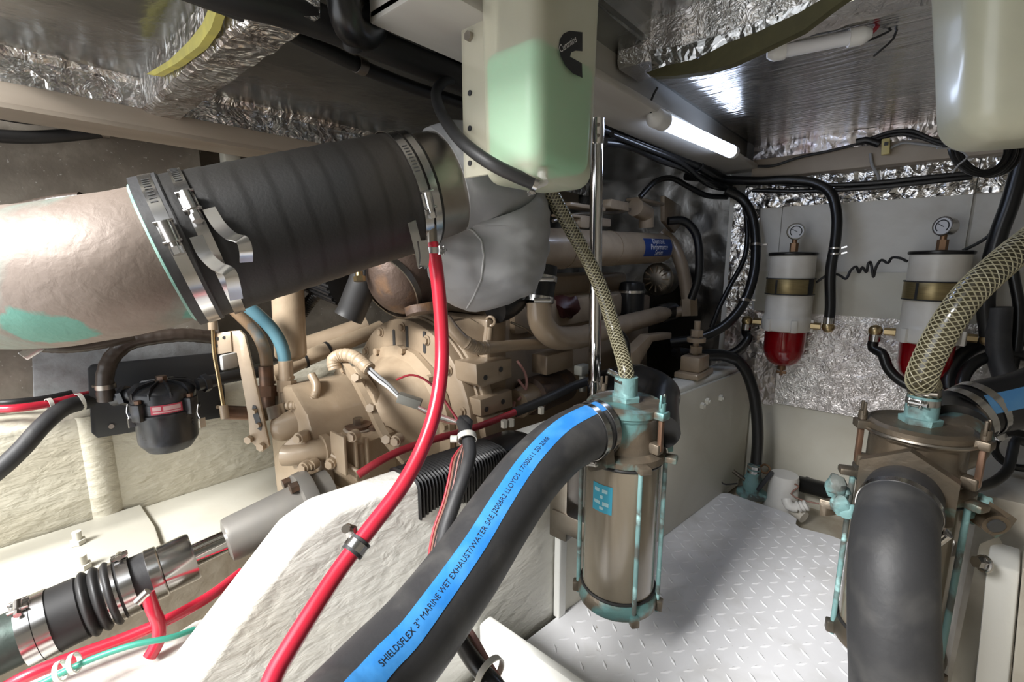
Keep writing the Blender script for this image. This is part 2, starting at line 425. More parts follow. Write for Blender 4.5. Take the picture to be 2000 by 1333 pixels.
mat('lamp_off', (0.72, 0.72, 0.74), 0.3)
mat('green_wire', (0.05, 0.30, 0.22), 0.4, col2=(0.7, 0.75, 0.7), ns=40, lo=0.62, hi=0.66)
mat('pink_wire', (0.42, 0.22, 0.20), 0.5)
mat('brown_wire', (0.22, 0.10, 0.07), 0.5)
mat('yellow_plastic', (0.62, 0.52, 0.22), 0.45)
mat('grey_connector', (0.26, 0.26, 0.23), 0.5)
mat('blue_decal', (0.015, 0.045, 0.20), 0.4)
mat('dirty_white', (0.52, 0.49, 0.42), 0.5, col2=(0.36, 0.32, 0.26), ns=9, bump=0.15, bs=30)
mat('dark_void', (0.02, 0.02, 0.02), 0.8)
# ================================================================== THE SETTING
def XR(y): return -0.511 - 0.1156 * (1.826 - y)          # starboard face of the engine bearer
fl = MB(); fl.box((-0.4, 0.75, -0.09), (3.0, 3.4, 0.06)); struct('floor', fl, 'bilge')

# deck plate with raised tread
pl_edge = [(XR(0.28) + 0.02, 0.28), (XR(1.80) + 0.004, 1.80), (XR(1.83) + 0.02, 1.835), (-0.47, 1.85)]
pts = [V((x, y, -0.014)) for x, y in pl_edge]
for q in ((1500, 990), (1540, 1003), (1556, 1014), (1554, 1024), (1562, 1031), (1620, 1046)):
    w = OZ(q[0], q[1], 0.0); pts.append(V((w.x, w.y, -0.014)))
w = pts[-1]; pts += [V((0.10, w.y - 0.03, -0.014)), V((0.10, 0.28, -0.014))]
plate = struct('floor', MB().prism(pts, (0, 0, 0.014)), 'plate_white', 'white plastic deck plate with raised tread')
plate.name = 'floor_plate'; ORIGIN['floor_plate'] = ORIGIN['floor.001'] if 'floor.001' in ORIGIN else V(plate.location)
lug = MB()
far = [(p.x, p.y) for p in pts]
def inside(x, y, poly):
    c = False; j = len(poly) - 1
    for i in range(len(poly)):
        if (poly[i][1] > y) != (poly[j][1] > y) and x < (poly[j][0] - poly[i][0]) * (y - poly[i][1]) / (poly[j][1] - poly[i][1]) + poly[i][0]: c = not c
        j = i
    return c
S = 0.0375
for i in range(-30, 8):
    for j in range(7, 52):
        x, y = i * S + 0.01, j * S
        if not all(inside(x + dx, y + dy, far) for dx, dy in ((0.025, 0), (-0.025, 0), (0, 0.025), (0, -0.025))): continue
        a = PI / 4 if (i + j) % 2 else -PI / 4
        a += 0.09
        d = V((math.cos(a), math.sin(a), 0)); n = V((-d.y, d.x, 0)); c = V((x, y, 0)); h = 0.0022
        vs = [c - d * 0.0155, c - n * 0.0042, c + d * 0.0155, c + n * 0.0042, c - d * 0.010 + V((0, 0, h)), c - n * 0.0012 + V((0, 0, h)), c + d * 0.010 + V((0, 0, h)), c + n * 0.0012 + V((0, 0, h))]
        lug.add(vs, [(0, 1, 5, 4), (1, 2, 6, 5), (2, 3, 7, 6), (3, 0, 4, 7), (4, 5, 6, 7)])
lo = obj('tread_lugs', lug, 'plate_white', plate, angle=20); lo['kind'] = 'stuff'

# engine bearer beside the deck plate: flat top, then a slope running down aft
def bearer_mesh(off0, off1, prof, bev):
    poly = [V((XR(y) + off0, y, z)) for y, z in prof]
    bm = bmesh.new(); n = len(poly)
    a = [bm.verts.new(p) for p in poly]; b = [bm.verts.new(p + V((off1 - off0, 0, 0))) for p in poly]
    bm.faces.new(a); bm.faces.new(b[::-1])
    for i in range(n): bm.faces.new((a[i], b[i], b[(i + 1) % n], a[(i + 1) % n]))
    bmesh.ops.recalc_face_normals(bm, faces=bm.faces)
    bmesh.ops.bevel(bm, geom=list(bm.edges), offset=bev, segments=3, affect='EDGES', profile=0.5)
    return MB().take(bm)
bearer = struct('engine_bearer', bearer_mesh(0.0, -0.088, [(2.05, 0.5), (0.33, 0.5), (0.28, 0.48), (0.10, 0.30), (0.04, 0.265), (-0.45, 0.20), (-0.45, -0.05), (2.05, -0.05)], 0.014), 'cream_white', 'cream fibreglass engine bearer with a sloping aft end')
struct('bearer_side_panel', bearer_mesh(0.004, 0.016, [(2.04, 0.482), (0.895, 0.482), (0.895, 0.0), (2.04, 0.0)], 0.003), 'cream_smooth', parent=bearer)
struct('trim_strip', bearer_mesh(0.004, 0.022, [(0.895, 0.40), (0.868, 0.40), (0.868, 0.0), (0.895, 0.0)], 0.003), 'white_paint', parent=bearer)
for (x, y) in ((1365, 792), (1372, 783), (1392, 775)):
    c = OX(x, y, -0.53); c.x = XR(c.y) + 0.014
    struct('painted_bolt', MB().hexa(c, c + V((0.012, 0.001, 0)), 0.013).cyl(c, c + V((0.017, 0.001, 0)), 0.007, seg=10), 'cream_smooth', parent=bearer)
struct('bearer_ledge', MB().prism([V((x, y, -0.05)) for x, y in ((-0.915, 0.185), (-0.875, 0.20), (-0.70, 0.16), (-0.68, -0.45), (-1.02, -0.45), (-0.975, -0.02), (-0.905, 0.14))], (0, 0, 0.325), 0.012), 'cream_white', parent=bearer)
# low transverse board across the bilge in the foreground
b0 = V((-0.69, 0.62, 0)); tb = [V((XR(0.62) + 0.012, 0.62, -0.05)), V((XR(0.62) + 0.012, 0.62, 0.125)), V((XR(0.62) + 0.03, 0.62, 0.148)), V((0.06, 0.62, 0.148)), V((0.06, 0.62, -0.05))]
struct('trim_1', MB().prism(tb, (0, 0.018, 0), 0.004), 'white_paint', 'low white board across the bilge under the blue striped hose')
rib = MB().tube([V((XR(0.47) + 0.005, 0.47, 0.20)), V((XR(0.45) + 0.02, 0.45, -0.04))], 0.03, 14)
struct('trim_2', rib, 'cream_white')

# port side: outer bearer, shelf above the shaft tunnel, grey lining
struct('wall_left', MB().box((-1.68, -0.12, 0.93), (0.16, 1.16, 0.80)).box((-1.78, 0.8, 0.75), (0.1, 3.2, 1.7)), 'grey_panel')
bpn = [OX(62, 668, -1.598), OX(420, 668, -1.598), OX(424, 800, -1.598), OX(66, 800, -1.598)]
struct('wall_lining_board', MB().prism(bpn, (0.008, 0, 0), 0.002), 'grey_board', 'speckled grey lining board behind the black filter')
ob = MB()
prof = [(-1.52, 0.20), (-1.52, 0.525), (-1.535, 0.545), (-1.56, 0.552), (-1.80, 0.552), (-1.80, 0.20)]
ob.prism([V((x, -0.7, z)) for x, z in prof], (0, 2.8, 0), 0.004)
outer = struct('outer_bearer', ob, 'cream', 'cream textured fibreglass outer bearer below the grey lining')
rb = MB()
for (yc, w) in ((0.155, 0.075), (0.10, 0.06)): pass
rb.tube([V((-1.553, 0.14, 0.25)), V((-1.553, 0.14, 0.53))], 0.045, 24)
struct('rib', rb, 'cream', parent=outer)
sh = MB().box((-1.365, 0.15, 0.235), (0.31, 1.7, 0.03), bev=0.004)
shelf = struct('shelf', sh, 'cream_smooth', 'cream shelf running along the foot of the outer bearer')
cv = [V((-1.515, -0.68, 0.251)), V((-1.215, -0.68, 0.251)), V((-1.215, 0.175, 0.251)), V((-1.25, 0.195, 0.251)), V((-1.36, 0.205, 0.251)), V((-1.515, 0.205, 0.251))]
struct('cover_plate', MB().prism(cv, (0, 0, 0.011), 0.003), 'cream_smooth', parent=shelf)
struct('gasket', MB().box((-1.208, -0.12, 0.243), (0.010, 0.9, 0.022)), 'dull_steel', parent=shelf)
for q in ((153, 1062), (163, 1110)):
    c = OZ(q[0], q[1], 0.263)
    struct('stud', MB().cyl(c, c + V((0, 0, 0.03)), 0.0085, seg=12).hexa(c, c + V((0, 0, 0.010)), 0.015), 'cream_smooth', parent=shelf)
struct('tunnel_side', MB().box((-1.21, 0.2, 0.10), (0.02, 1.8, 0.26)).box((-1.0, 0.25, 0.02), (0.42, 1.6, 0.03)), 'bilge', 'dirty brown shaft tunnel under the propeller shaft')

# forward bulkhead
bk = MB().box((0.10, 2.095, 0.66), (1.44, 0.05, 1.48))
wf = struct('wall_forward', bk, 'bulkhead_paint')
Yb = 2.068
def sheet(name, x0, x1, z0, z1, y, m, amp=0.0, sc=20, th=0.004, nu=40, nv=30, parent=None, label=None, seed=0):
    def dsp(u, v):
        e = min(u, 1 - u, v, 1 - v)
        return amp * (noise.noise(V((u * (x1 - x0) * sc, v * (z1 - z0) * sc, seed))) + 0.5 * noise.noise(V((u * (x1 - x0) * sc * 2.3, v * (z1 - z0) * sc * 2.3, seed + 5)))) * min(1, e * 12)
    mb = MB().grid(V((x0, y, z0)), V((x1 - x0, 0, 0)), V((0, 0, z1 - z0)), nu if amp else 1, nv if amp else 1, dsp if amp else None, th)
    return struct(name, mb, m, label, parent=parent)
sheet('lower_panel', -0.52, 0.42, -0.06, 0.35, Yb - 0.006, 'cream_smooth', parent=wf)
sheet('upper_panel', -0.50, -0.425, 0.70, 1.13, Yb - 0.004, 'bulkhead_paint', parent=wf)
sheet('upper_panel', -0.418, 0.098, 0.70, 1.13, Yb - 0.010, 'bulkhead_paint', parent=wf)
sheet('upper_panel', 0.106, 0.42, 0.70, 1.13, Yb - 0.006, 'bulkhead_paint', parent=wf)
sheet('mounting_board', -0.49, 0.15, 0.715, 0.872, Yb - 0.024, 'cream_smooth', parent=wf, th=0.014)
sheet('foil_panel', -0.385, 0.40, 0.346, 0.716, Yb - 0.020, 'foil_fine', 0.005, 26, parent=wf, nu=90, nv=46, seed=2)
sheet('foil_corner_strip', -0.595, -0.388, 0.33, 0.72, Yb - 0.012, 'foil_pink', 0.006, 22, parent=wf, seed=4)
sheet('foil_corner_strip', -0.60, -0.50, 0.72, 1.14, Yb - 0.012, 'foil', 0.006, 22, parent=wf, seed=5, nu=20, nv=50)
sheet('foil_band', -0.56, 0.10, 1.115, 1.225, Yb - 0.014, 'foil', 0.007, 26, parent=wf, nu=90, nv=16, seed=6)
sheet('foil_band', 0.103, 0.42, 1.115, 1.225, Yb - 0.018, 'foil', 0.007, 26, parent=wf, nu=40, nv=16, seed=7)
sheet('foil_band', -0.53, 0.42, 1.292, 1.345, Yb - 0.060, 'foil_pink', 0.004, 24, parent=wf, nu=90, nv=10, seed=8)
struct('deck_shelf', MB().box((-0.06, 2.035, 1.256), (0.94, 0.07, 0.07), bev=0.004), 'tan_beam', parent=wf)
# recess of the bulkhead in front of the engine, lined with foil
rec = MB().grid(V((-1.78, 2.30, -0.1)), V((1.24, 0, 0)), V((0, 0, 1.55)), 70, 80, lambda u, v: 0.006 * noise.noise(V((u * 17, v * 22, 3))), 0.01)
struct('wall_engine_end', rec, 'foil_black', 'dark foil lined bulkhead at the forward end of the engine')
struct('wall_return', MB().box((-0.572, 2.19, 0.62), (0.05, 0.24, 1.45)), 'foil')

# deckhead: foil faced panels, beams
def ceil(name, x0, x1, y0, y1, z, m, amp=0.003, sc=9, parent=None, label=None, seed=0):
    mb = MB().grid(V((x0, y0, z)), V((0, y1 - y0, 0)), V((x1 - x0, 0, 0)), 40, 40, lambda u, v: amp * noise.noise(V((u * (y1 - y0) * sc, v * (x1 - x0) * sc, seed))), 0.03)
    return struct(name, mb, m, label, parent=parent)
cl = ceil("ceiling", -1.80, -0.70, 0.02, 2.3, 1.327, 'foil_dark', 0.004, 5)
ceil('deck_panel', -0.25, 0.80, -1.0, -0.15, 1.40, 'foil_dark', 0.003, 6, parent=cl, seed=8)  # this and the next two: unseen deck extended aft to shade the upper room
ceil('deck_panel', -1.80, 0.80, -0.15, 0.02, 1.40, 'foil_dark', 0.003, 6, parent=cl, seed=4)
ceil('deck_panel', -0.70, 0.80, 0.02, 0.62, 1.415, 'foil_dark', 0.003, 6, parent=cl, seed=5)
ceil('deck_panel', -0.70, -0.50, 0.42, 2.3, 1.372, 'foil_dark', 0.003, 6, parent=cl, seed=1)
ceil('deck_panel', -0.50, 0.80, 0.62, 1.03, 1.412, 'foil_dark', 0.004, 6, parent=cl, seed=2)
ceil('deck_panel', -0.53, 0.80, 1.08, 2.07, 1.345, 'foil_stretch', 0.003, 9, parent=cl, seed=3)
struct('deck_beam', MB().box((-1.46, 0.95, 1.241), (0.10, 2.4, 0.044), bev=0.004).box((-1.47, 0.95, 1.217), (0.12, 2.4, 0.010)), 'tan_beam', 'tan painted deck beam along the port side')
def fstrip(o, eu, ev, nu, nv, amp, sc, m, label, seed):
    mb = MB().grid(o, eu, ev, nu, nv, lambda u, v: amp * noise.noise(V((u * eu.length * sc, v * ev.length * sc, seed))), 0.012)
    return mb
struct('foil_edge_strip', fstrip(V((-1.412, -0.25, 1.262)), V((0, 2.5, 0)), V((0, 0, 0.05)), 160, 5, 0.005, 26, '', '', 1)
       .grid(V((-1.412, -0.25, 1.312)), V((0, 2.5, 0)), V((0.035, 0, 0.044)), 160, 4, lambda u, v: 0.004 * noise.noise(V((u * 60, v * 2, 9))), 0.01), 'foil_tape', 'wrinkled printed foil tape above the port deck beam')
# foil wrapped cross beam to port with yellow foam showing
def wrap(x0, x1, y0, y1, z0, z1, amp, sc, seed):
    n = 70; sec = [(y0, z1), (y0, z0 + 0.008), (y0 + 0.008, z0), ((y0 * 2 + y1) / 3, z0), ((y0 + y1 * 2) / 3, z0), (y1 - 0.008, z0), (y1, z0 + 0.008), (y1, (z0 + z1) / 2), (y1, z1)]
    vs = []; fs = []; m = len(sec)
    for i in range(n + 1):
        x = x0 + (x1 - x0) * i / n
        for (y, z) in sec:
            p = V((x, y, z)); q = noise.noise_vector(p * sc + V((seed, 0, 0))) * amp
            q.x = 0; vs.append(p + q)
    for i in range(n):
        for k in range(m - 1): fs.append((i * m + k, i * m + k + 1, (i + 1) * m + k + 1, (i + 1) * m + k))
    fs.append(tuple(range(m))); fs.append(tuple(n * m + k for k in range(m - 1, -1, -1)))
    for i in range(n): fs.append((i * m + m - 1, i * m, (i + 1) * m, (i + 1) * m + m - 1))
    return MB().add(vs, fs)
cb = struct('cross_beam', wrap(-1.44, -0.70, 0.298, 0.375, 1.252, 1.335, 0.0035, 30, 1), 'foil_tape', 'foil wrapped cross beam under the port deckhead')
yf = [OY(x, y, 0.292) for x, y in ((300, 148), (345, 122), (385, 85), (412, 52), (425, 22), (436, 8), (446, 12), (430, 60), (405, 95), (360, 128), (318, 150))]
struct('foam_edge', MB().prism(yf, (0, -0.012, 0)), 'yellow_foam', parent=cb)
struct('trim_3', MB().box((-1.25, 0.012, 1.39), (1.12, 0.014, 0.16)).box((-0.705, 0.32, 1.39), (0.014, 0.62, 0.14)), 'foil_dark')
struct('trim_4', MB().box((-0.495, 1.2, 1.42), (0.02, 1.8, 0.09)).box((0.15, 0.625, 1.44), (1.3, 0.02, 0.08)), 'foil_dark')
struct('trim_5', MB().box((0.13, 1.055, 1.42), (1.34, 0.08, 0.16)), 'foil_dark')
# starboard longitudinal beam carrying the tube lamp
struct('deck_beam_centre', MB().box((-0.615, 1.25, 1.325), (0.09, 1.64, 0.13), bev=0.006).box((-0.585, 1.25, 1.268), (0.15, 1.64, 0.018), bev=0.004), 'beam_grey', 'pale longitudinal deck beam beside the lit tube lamp')
cb2 = struct('cross_beam', wrap(-0.56, 0.5, 1.0, 1.11, 1.335, 1.43, 0.009, 30, 6), 'foil_fine', 'foil wrapped cross beam carrying the unlit tube lamp')
of = [OY(x, y, 0.985) for x, y in ((1262, 142), (1300, 128), (1362, 115), (1420, 84), (1480, 62), (1560, 25), (1610, -5), (1680, -45), (1690, -30), (1640, 5), (1570, 58), (1500, 92), (1430, 125), (1380, 140), (1320, 148), (1275, 150))]
struct('foam_layer', MB().prism(of, (0, 0.02, 0)), 'olive_foam', parent=cb2)
gf = []
g2 = MB()
tp = [(1270, 98), (1340, 88), (1420, 62), (1480, 42), (1560, 10), (1640, -25)]
bt = [(1275, 148), (1340, 122), (1425, 86), (1480, 62), (1560, 26), (1640, -12)]
for i in range(len(tp)): gf.append((OY(tp[i][0], tp[i][1], 0.992), OY(bt[i][0], bt[i][1], 0.992)))
for i in range(len(gf) - 1):
    a, b = gf[i]; c, d = gf[i + 1]
    g2.prism([a, b, d, c], (0, 0.008, 0))
struct('foil_face', g2, 'foil', parent=cb2)
struct('blocker_wall_right', MB().box((0.80, 0.55, 0.66), (0.06, 3.1, 1.55)), 'dirty_white')  # unseen wall added to keep sky fill off the starboard faces
struct('blocker_wall_aft', MB().box((0.28, -1.0, 0.66), (1.1, 0.06, 1.55)), 'dirty_white')  # unseen part wall added behind the camera, blocks sky fill from aft
# starboard side: bearer and vertical boards at the right edge of view
sb = struct('engine_bearer', MB().box((0.38, 1.66, 0.20), (0.48, 0.78, 0.5), bev=0.012), 'dirty_white', 'grimy off-white starboard bearer behind the near strainer')
b1 = [P(1928, 1100, 0.80), P(1992, 1118, 0.80), P(1962, 1420, 0.80), P(1896, 1420, 0.80)]
struct('post_board', MB().prism(b1, V((0.012, 0.10, 0)), 0.004), 'white_paint', 'white painted upright board at the lower right')
b1 = [P(1998, 1108, 0.79), P(2100, 1130, 0.79), P(2080, 1420, 0.79), P(1968, 1420, 0.79)]
struct('post_board', MB().prism(b1, V((0.012, 0.10, 0)), 0.004), 'dirty_white', 'grey upright board at the lower right edge')
b1 = [P(1912, 1062, 0.84), P(1934, 1098, 0.84), P(1890, 1420, 0.84), P(1838, 1420, 0.84)]
struct('post_board', MB().prism(b1, V((0.03, 0.06, 0)), 0.003), 'dirty_white', 'narrow grey bevelled board beside the near strainer rods')
# ================================================================== SHARED BUILDERS
def clamp_parts(root, c, axis, R, w=0.013, out=None, t=0.0014, screw=0.022, m='steel', slots=True, housing=True):
    """worm drive clamp: strap, screw housing and hex screw; out = direction of the housing from the axis"""
    n, b, a = basis(axis, out if out is not None else -_f)
    obj('strap', MB().band(c, axis, R, w, t, 40), m, root)
    if slots:
        sl = MB()
        for k in range(9):
            q = 0.42 + k * 0.055; d = n * math.cos(q) - b * math.sin(q); tg = d.cross(a)
            sl.box(V(c) + d * (R + t), (w * 0.55, 0.0015, 0.0009), Matrix((a, tg, d)).transposed())
        s = obj('worm_slots', sl, 'slot_dark', root); s['kind'] = 'stuff'
    if housing:
        hc = V(c) + n * (R + t + screw * 0.24)
        Rm = Matrix((a, b, n)).transposed()
        h = MB().box(V(c) + n * (R + t + 0.002), (w * 1.25, screw * 0.9, 0.004), Rm, 0.001)
        h.cyl(hc - b * screw * 0.42, hc + b * screw * 0.42, screw * 0.24, seg=14)
        h.box(hc - b * screw * 0.42 - n * 0.001, (w * 1.4, 0.003, screw * 0.34), Rm, 0.0008).box(hc + b * screw * 0.40 - n * 0.001, (w * 1.4, 0.003, screw * 0.34), Rm, 0.0008)
        obj('screw_housing', h, m, root)
        obj('screw', MB().cyl(hc + b * screw * 0.42, hc + b * screw * 0.62, screw * 0.16, seg=12).hexa(hc + b * screw * 0.62, hc + b * screw * 0.92, screw * 0.22), m, root)
def hose_clamp(label, c, axis, R, w=0.013, out=None, group=None, **k):
    t = thing('hose_clamp', label, 'hose clamp', c, group); clamp_parts(t, c, axis, R, w, out, **k); return t
def surf_strip(path, refs, R, ang, h=0.0006, seg=6, step=0.012):
    """strip painted round a hose: refs(t)->direction of its middle"""
    pth = smooth_path(path, step); fr = frames(pth); L = fr[-1][4]; mb = MB(); vs = []; fs = []
    for (p, t, n, b, s) in fr:
        r = refs(s / L); r = (r - t * r.dot(t)).normalized(); q = t.cross(r)
        for k in range(seg + 1):
            a = -ang / 2 + ang * k / seg
            vs.append(p + (r * math.cos(a) + q * math.sin(a)) * (R + h))
    m = seg + 1
    for i in range(len(fr) - 1):
        for k in range(seg): fs.append((i * m + k, i * m + k + 1, (i + 1) * m + k + 1, (i + 1) * m + k))
    return mb.add(vs, fs), fr
def place_on_strip(fr, refs, R, s0, a0=0.0, h=0.0012, rev=False):
    L = fr[-1][4]
    def pl(x, y, z):
        s = s0 + (-x if rev else x); i = 0
        s = max(0.0, min(L - 1e-4, s))
        lo, hi = 0, len(fr) - 1
        while hi - lo > 1:
            mid = (lo + hi) // 2
            if fr[mid][4] <= s: lo = mid
            else: hi = mid
        A, B = fr[lo], fr[hi]; k = (s - A[4]) / max(B[4] - A[4], 1e-6)
        p = A[0].lerp(B[0], k); t = A[1].lerp(B[1], k).normalized()
        r = refs(s / L); r = (r - t * r.dot(t)).normalized(); q = t.cross(r)
        a = a0 + (y if rev else -y) / R
        return p + (r * math.cos(a) + q * math.sin(a)) * (R + h)
    return pl
def braided(root, pts, R, strands=9, pitch=0.085, step=0.008, thr=0.0009):
    obj('hose_wall', MB().tube(pts, R, 20, step), 'braid_core', root)
    pth = smooth_path(pts, 0.004); fr = frames(pth); mb = MB()
    for sgn in (1, -1):
        for k in range(strands):
            line = []
            for (p, t, n, b, s) in fr:
                a = sgn * 2 * PI * s / pitch + 2 * PI * k / strands
                line.append(p + (n * math.cos(a) + b * math.sin(a)) * (R + 0.0002))
            mb.tube(line, thr, 4, smooth=False)
    o = obj('braid', mb, 'braid_thread', root); o['kind'] = 'stuff'; return o

# ================================================================== EXHAUST
eA, eB = P(345, 494, 0.640), P(812, 374, 0.81)
eax = (eB - eA).normalized()
def hose_r(s, t, a):
    ph = (s / 0.036 + a / (2 * PI)) % 1.0
    return 0.100 + 0.0009 * ph
t = thing('exhaust_hose', 'large black wrapped rubber exhaust hose between the bronze elbow and the grey heat blanket', 'hose', eA)
obj('hose_wall', MB().tube([eA, eB], 0.1, 48, 0.004, rf=hose_r), 'hose_wrap', t)
obj('hose_end', MB().lathe(eA - eax * 0.012, eax, [(0.0935, 0), (0.103, 0), (0.1035, 0.03), (0.1015, 0.032)], 48, caps=False), 'rubber_dusty', t)
el = thing('exhaust_elbow', 'weathered bronze exhaust elbow with green corrosion at the left edge', 'pipe elbow', P(100, 660, 0.6))
ep = [eA + eax * 0.05, eA, P(250, 517, 0.612), P(130, 537, 0.600), P(10, 548, 0.618), P(-110, 552, 0.68), P(-190, 545, 0.77), V((-1.62, -0.22, 0.93))]
emb = MB().tube(ep, 0.0925, 56, 0.006)
emb.displace(0.0012, 30)
obj('pipe', emb, 'bronze_elbow', el)
obj('weld_bead', MB().torus(eA - eax * 0.013, eax, 0.0925, 0.0035, 48, 8), 'verdigris', el, 'green corroded bead where the elbow enters the hose')
ebv = emb.bvh()
def patch(px, bvh, lift, cells, jitter=0.0):
    """irregular scab lying on a surface: px polygon sampled on a grid and dropped on the surface"""
    xs = [p[0] for p in px]; ys = [p[1] for p in px]; mb = MB(); n = cells; idx = {}; vs = []; fs = []
    x0, x1, y0, y1 = min(xs), max(xs), min(ys), max(ys)
    for j in range(n + 1):
        for i in range(n + 1):
            x, y = x0 + (x1 - x0) * i / n, y0 + (y1 - y0) * j / n
            if not inside(x + jitter * noise.noise(V((x * .05, y * .05, 1))), y + jitter * noise.noise(V((x * .05, y * .05, 7))), px): continue
            h = bvh.ray_cast(_C, ray(x, y).normalized())
            if h[0] is None: continue
            idx[(i, j)] = len(vs); vs.append(h[0] + h[1] * (lift if h[1].dot(ray(x, y)) < 0 else -lift))
    for j in range(n):
        for i in range(n):
            k = [(i, j), (i + 1, j), (i + 1, j + 1), (i, j + 1)]
            if all(q in idx for q in k): fs.append(tuple(idx[q] for q in k))
    return mb.add(vs, fs)
SP_ = [(P(85, 648, 0.52), 0.034), (P(50, 640, 0.53), 0.022), (P(150, 652, 0.52), 0.022), (P(398, 575, 0.555), 0.022), (P(398, 608, 0.57), 0.022), (P(385, 540, 0.54), 0.018), (P(372, 505, 0.54), 0.014)]
stain('bronze_elbow', [((lambda h: (h[0] if h[0] is not None else p) - ORIGIN[el.name])(ebv.ray_cast(_C, (p - _C).normalized())), r) for p, r in SP_], (0.10, 0.27, 0.215))
def axis_at(px):
    lo_, hi_ = -0.3, 1.4
    for _ in range(40):
        mid = (lo_ + hi_) / 2; p = eA.lerp(eB, mid) - _C
        x = CX + FPX * p.dot(_r) / p.dot(_f)
        if x < px: lo_ = mid
        else: hi_ = mid
    return eA.lerp(eB, lo_)
def big_clamp(label, px, hx, hy, hd, tail, R=0.1025, w=0.0145):
    c = axis_at(px); out = (P(hx, hy, hd) - c); out = out - eax * out.dot(eax)
    t = thing('hose_clamp', label, 'hose clamp', c, 'clamps on the exhaust hose')
    clamp_parts(t, c, eax, R, w, out, screw=0.030)
    obj('strap_tail', MB().ribbon(PP(*tail), eax, w, 0.0016), 'steel', t)
    return t
big_clamp('steel clamp on the exhaust hose end nearest the bronze elbow', 355, 372, 440, 0.55,
          [(383, 462, 0.556), (400, 497, 0.558), (425, 521, 0.556), (448, 532, 0.556), (455, 552, 0.563), (462, 585, 0.578)])
big_clamp('steel clamp on the exhaust hose, second from the bronze elbow', 407, 392, 388, 0.565,
          [(408, 408, 0.568), (428, 440, 0.562), (452, 462, 0.556), (474, 470, 0.553), (480, 488, 0.556), (481, 512, 0.566)])
big_clamp('steel clamp on the forward end of the exhaust hose with a hanging strap tail', 782, 797, 398, 0.71,
          [(798, 412, 0.722), (808, 450, 0.724), (818, 490, 0.730), (826, 524, 0.735), (830, 505, 0.732), (826, 470, 0.728)])
c = axis_at(800); tt = thing('hose_clamp', 'plain steel strap on the forward rim of the exhaust hose beside the collar', 'hose clamp', c, 'clamps on the exhaust hose'); clamp_parts(tt, c, eax, 0.102, 0.012, housing=False, slots=False)
col = thing('exhaust_collar', 'bare metal exhaust collar between the hose and the grey blanket', 'pipe', eB)
obj('pipe', MB().tube([eB - eax * 0.05, eB + eax * 0.075], 0.091, 48), 'dull_steel', col)
sp = P(842, 462, 0.762)
obj('spigot', MB().cyl(sp + V((0, 0, 0.03)), sp - V((0, 0, 0.028)), 0.010, seg=14).torus(sp - V((0, 0, 0.012)), (0, 0, 1), 0.010, 0.002, 16, 6), 'dull_steel', col)
# heat blanket round the turbo elbow
bl = thing('heat_blanket', 'grey quilted heat blanket wrapped around the turbo exhaust elbow', 'heat blanket', P(920, 605, 0.95))
bpath = [eB + eax * 0.055, eB + eax * 0.10, P(938, 390, 0.93), P(954, 448, 0.955), P(944, 510, 0.955), P(930, 560, 0.955), P(922, 606, 0.955)]
def blr(s, t, a):
    k = [0.094, 0.102, 0.122, 0.128, 0.124, 0.085, 0.012]
    x = t * (len(k) - 1); i = min(int(x), len(k) - 2); f = x - i; f = f * f * (3 - 2 * f) if i < 4 else f
    r = k[i] + (k[i + 1] - k[i]) * f
    if t > 0.66: r = 0.124 * math.sqrt(max(0.004, 1 - ((t - 0.66) / 0.34) ** 2))
    return r
bmb = MB().tube(bpath, 0.1, 72, 0.006, rf=blr)
for i, p in enumerate(bmb.v):
    q = noise.noise(p * 9 + V((3, 1, 0))) * 0.007 + noise.noise(V((p.x * 16, p.y * 16, p.z * 50))) * 0.006 + abs(noise.noise(V((p.x * 30, p.y * 30, p.z * 60)))) * 0.003
    cdir = (p - P(945, 470, 0.965)).normalized(); bmb.v[i] = p + cdir * q
obj('cover', bmb, 'blanket', bl)
bbv = bmb.bvh()
def drape(px, bvh, lift, step=6.0):
    out = []
    for i in range(len(px) - 1):
        a, b = px[i], px[i + 1]; k = max(1, int(math.hypot(b[0] - a[0], b[1] - a[1]) / step))
        for j in range(k + (1 if i == len(px) - 2 else 0)):
            x, y = a[0] + (b[0] - a[0]) * j / k, a[1] + (b[1] - a[1]) * j / k
            h = bvh.ray_cast(_C, ray(x, y).normalized())
            if h[0] is not None: out.append(h[0] - ray(x, y).normalized() * lift)
    return out
for pxs in ([(893, 425), (905, 440), (925, 452), (940, 470), (945, 500), (940, 545), (925, 580), (912, 602)],
            [(878, 292), (888, 330), (895, 370), (898, 405), (893, 425), (880, 440), (862, 455)]):
    q = drape(pxs, bbv, 0.0005)
    if len(q) > 2:
        obj('seam', MB().tube(q, 0.0022, 6, 0.006), 'thread', bl)
q = drape([(886, 300), (897, 345), (903, 400), (900, 420)], bbv, 0.0008)
st = MB()
for i in range(0, len(q) - 1): st.tube([q[i], q[i].lerp(q[i + 1], 0.55)], 0.0009, 5, smooth=False)
s = obj('stitches', st, 'white_print', bl); s['kind'] = 'stuff'

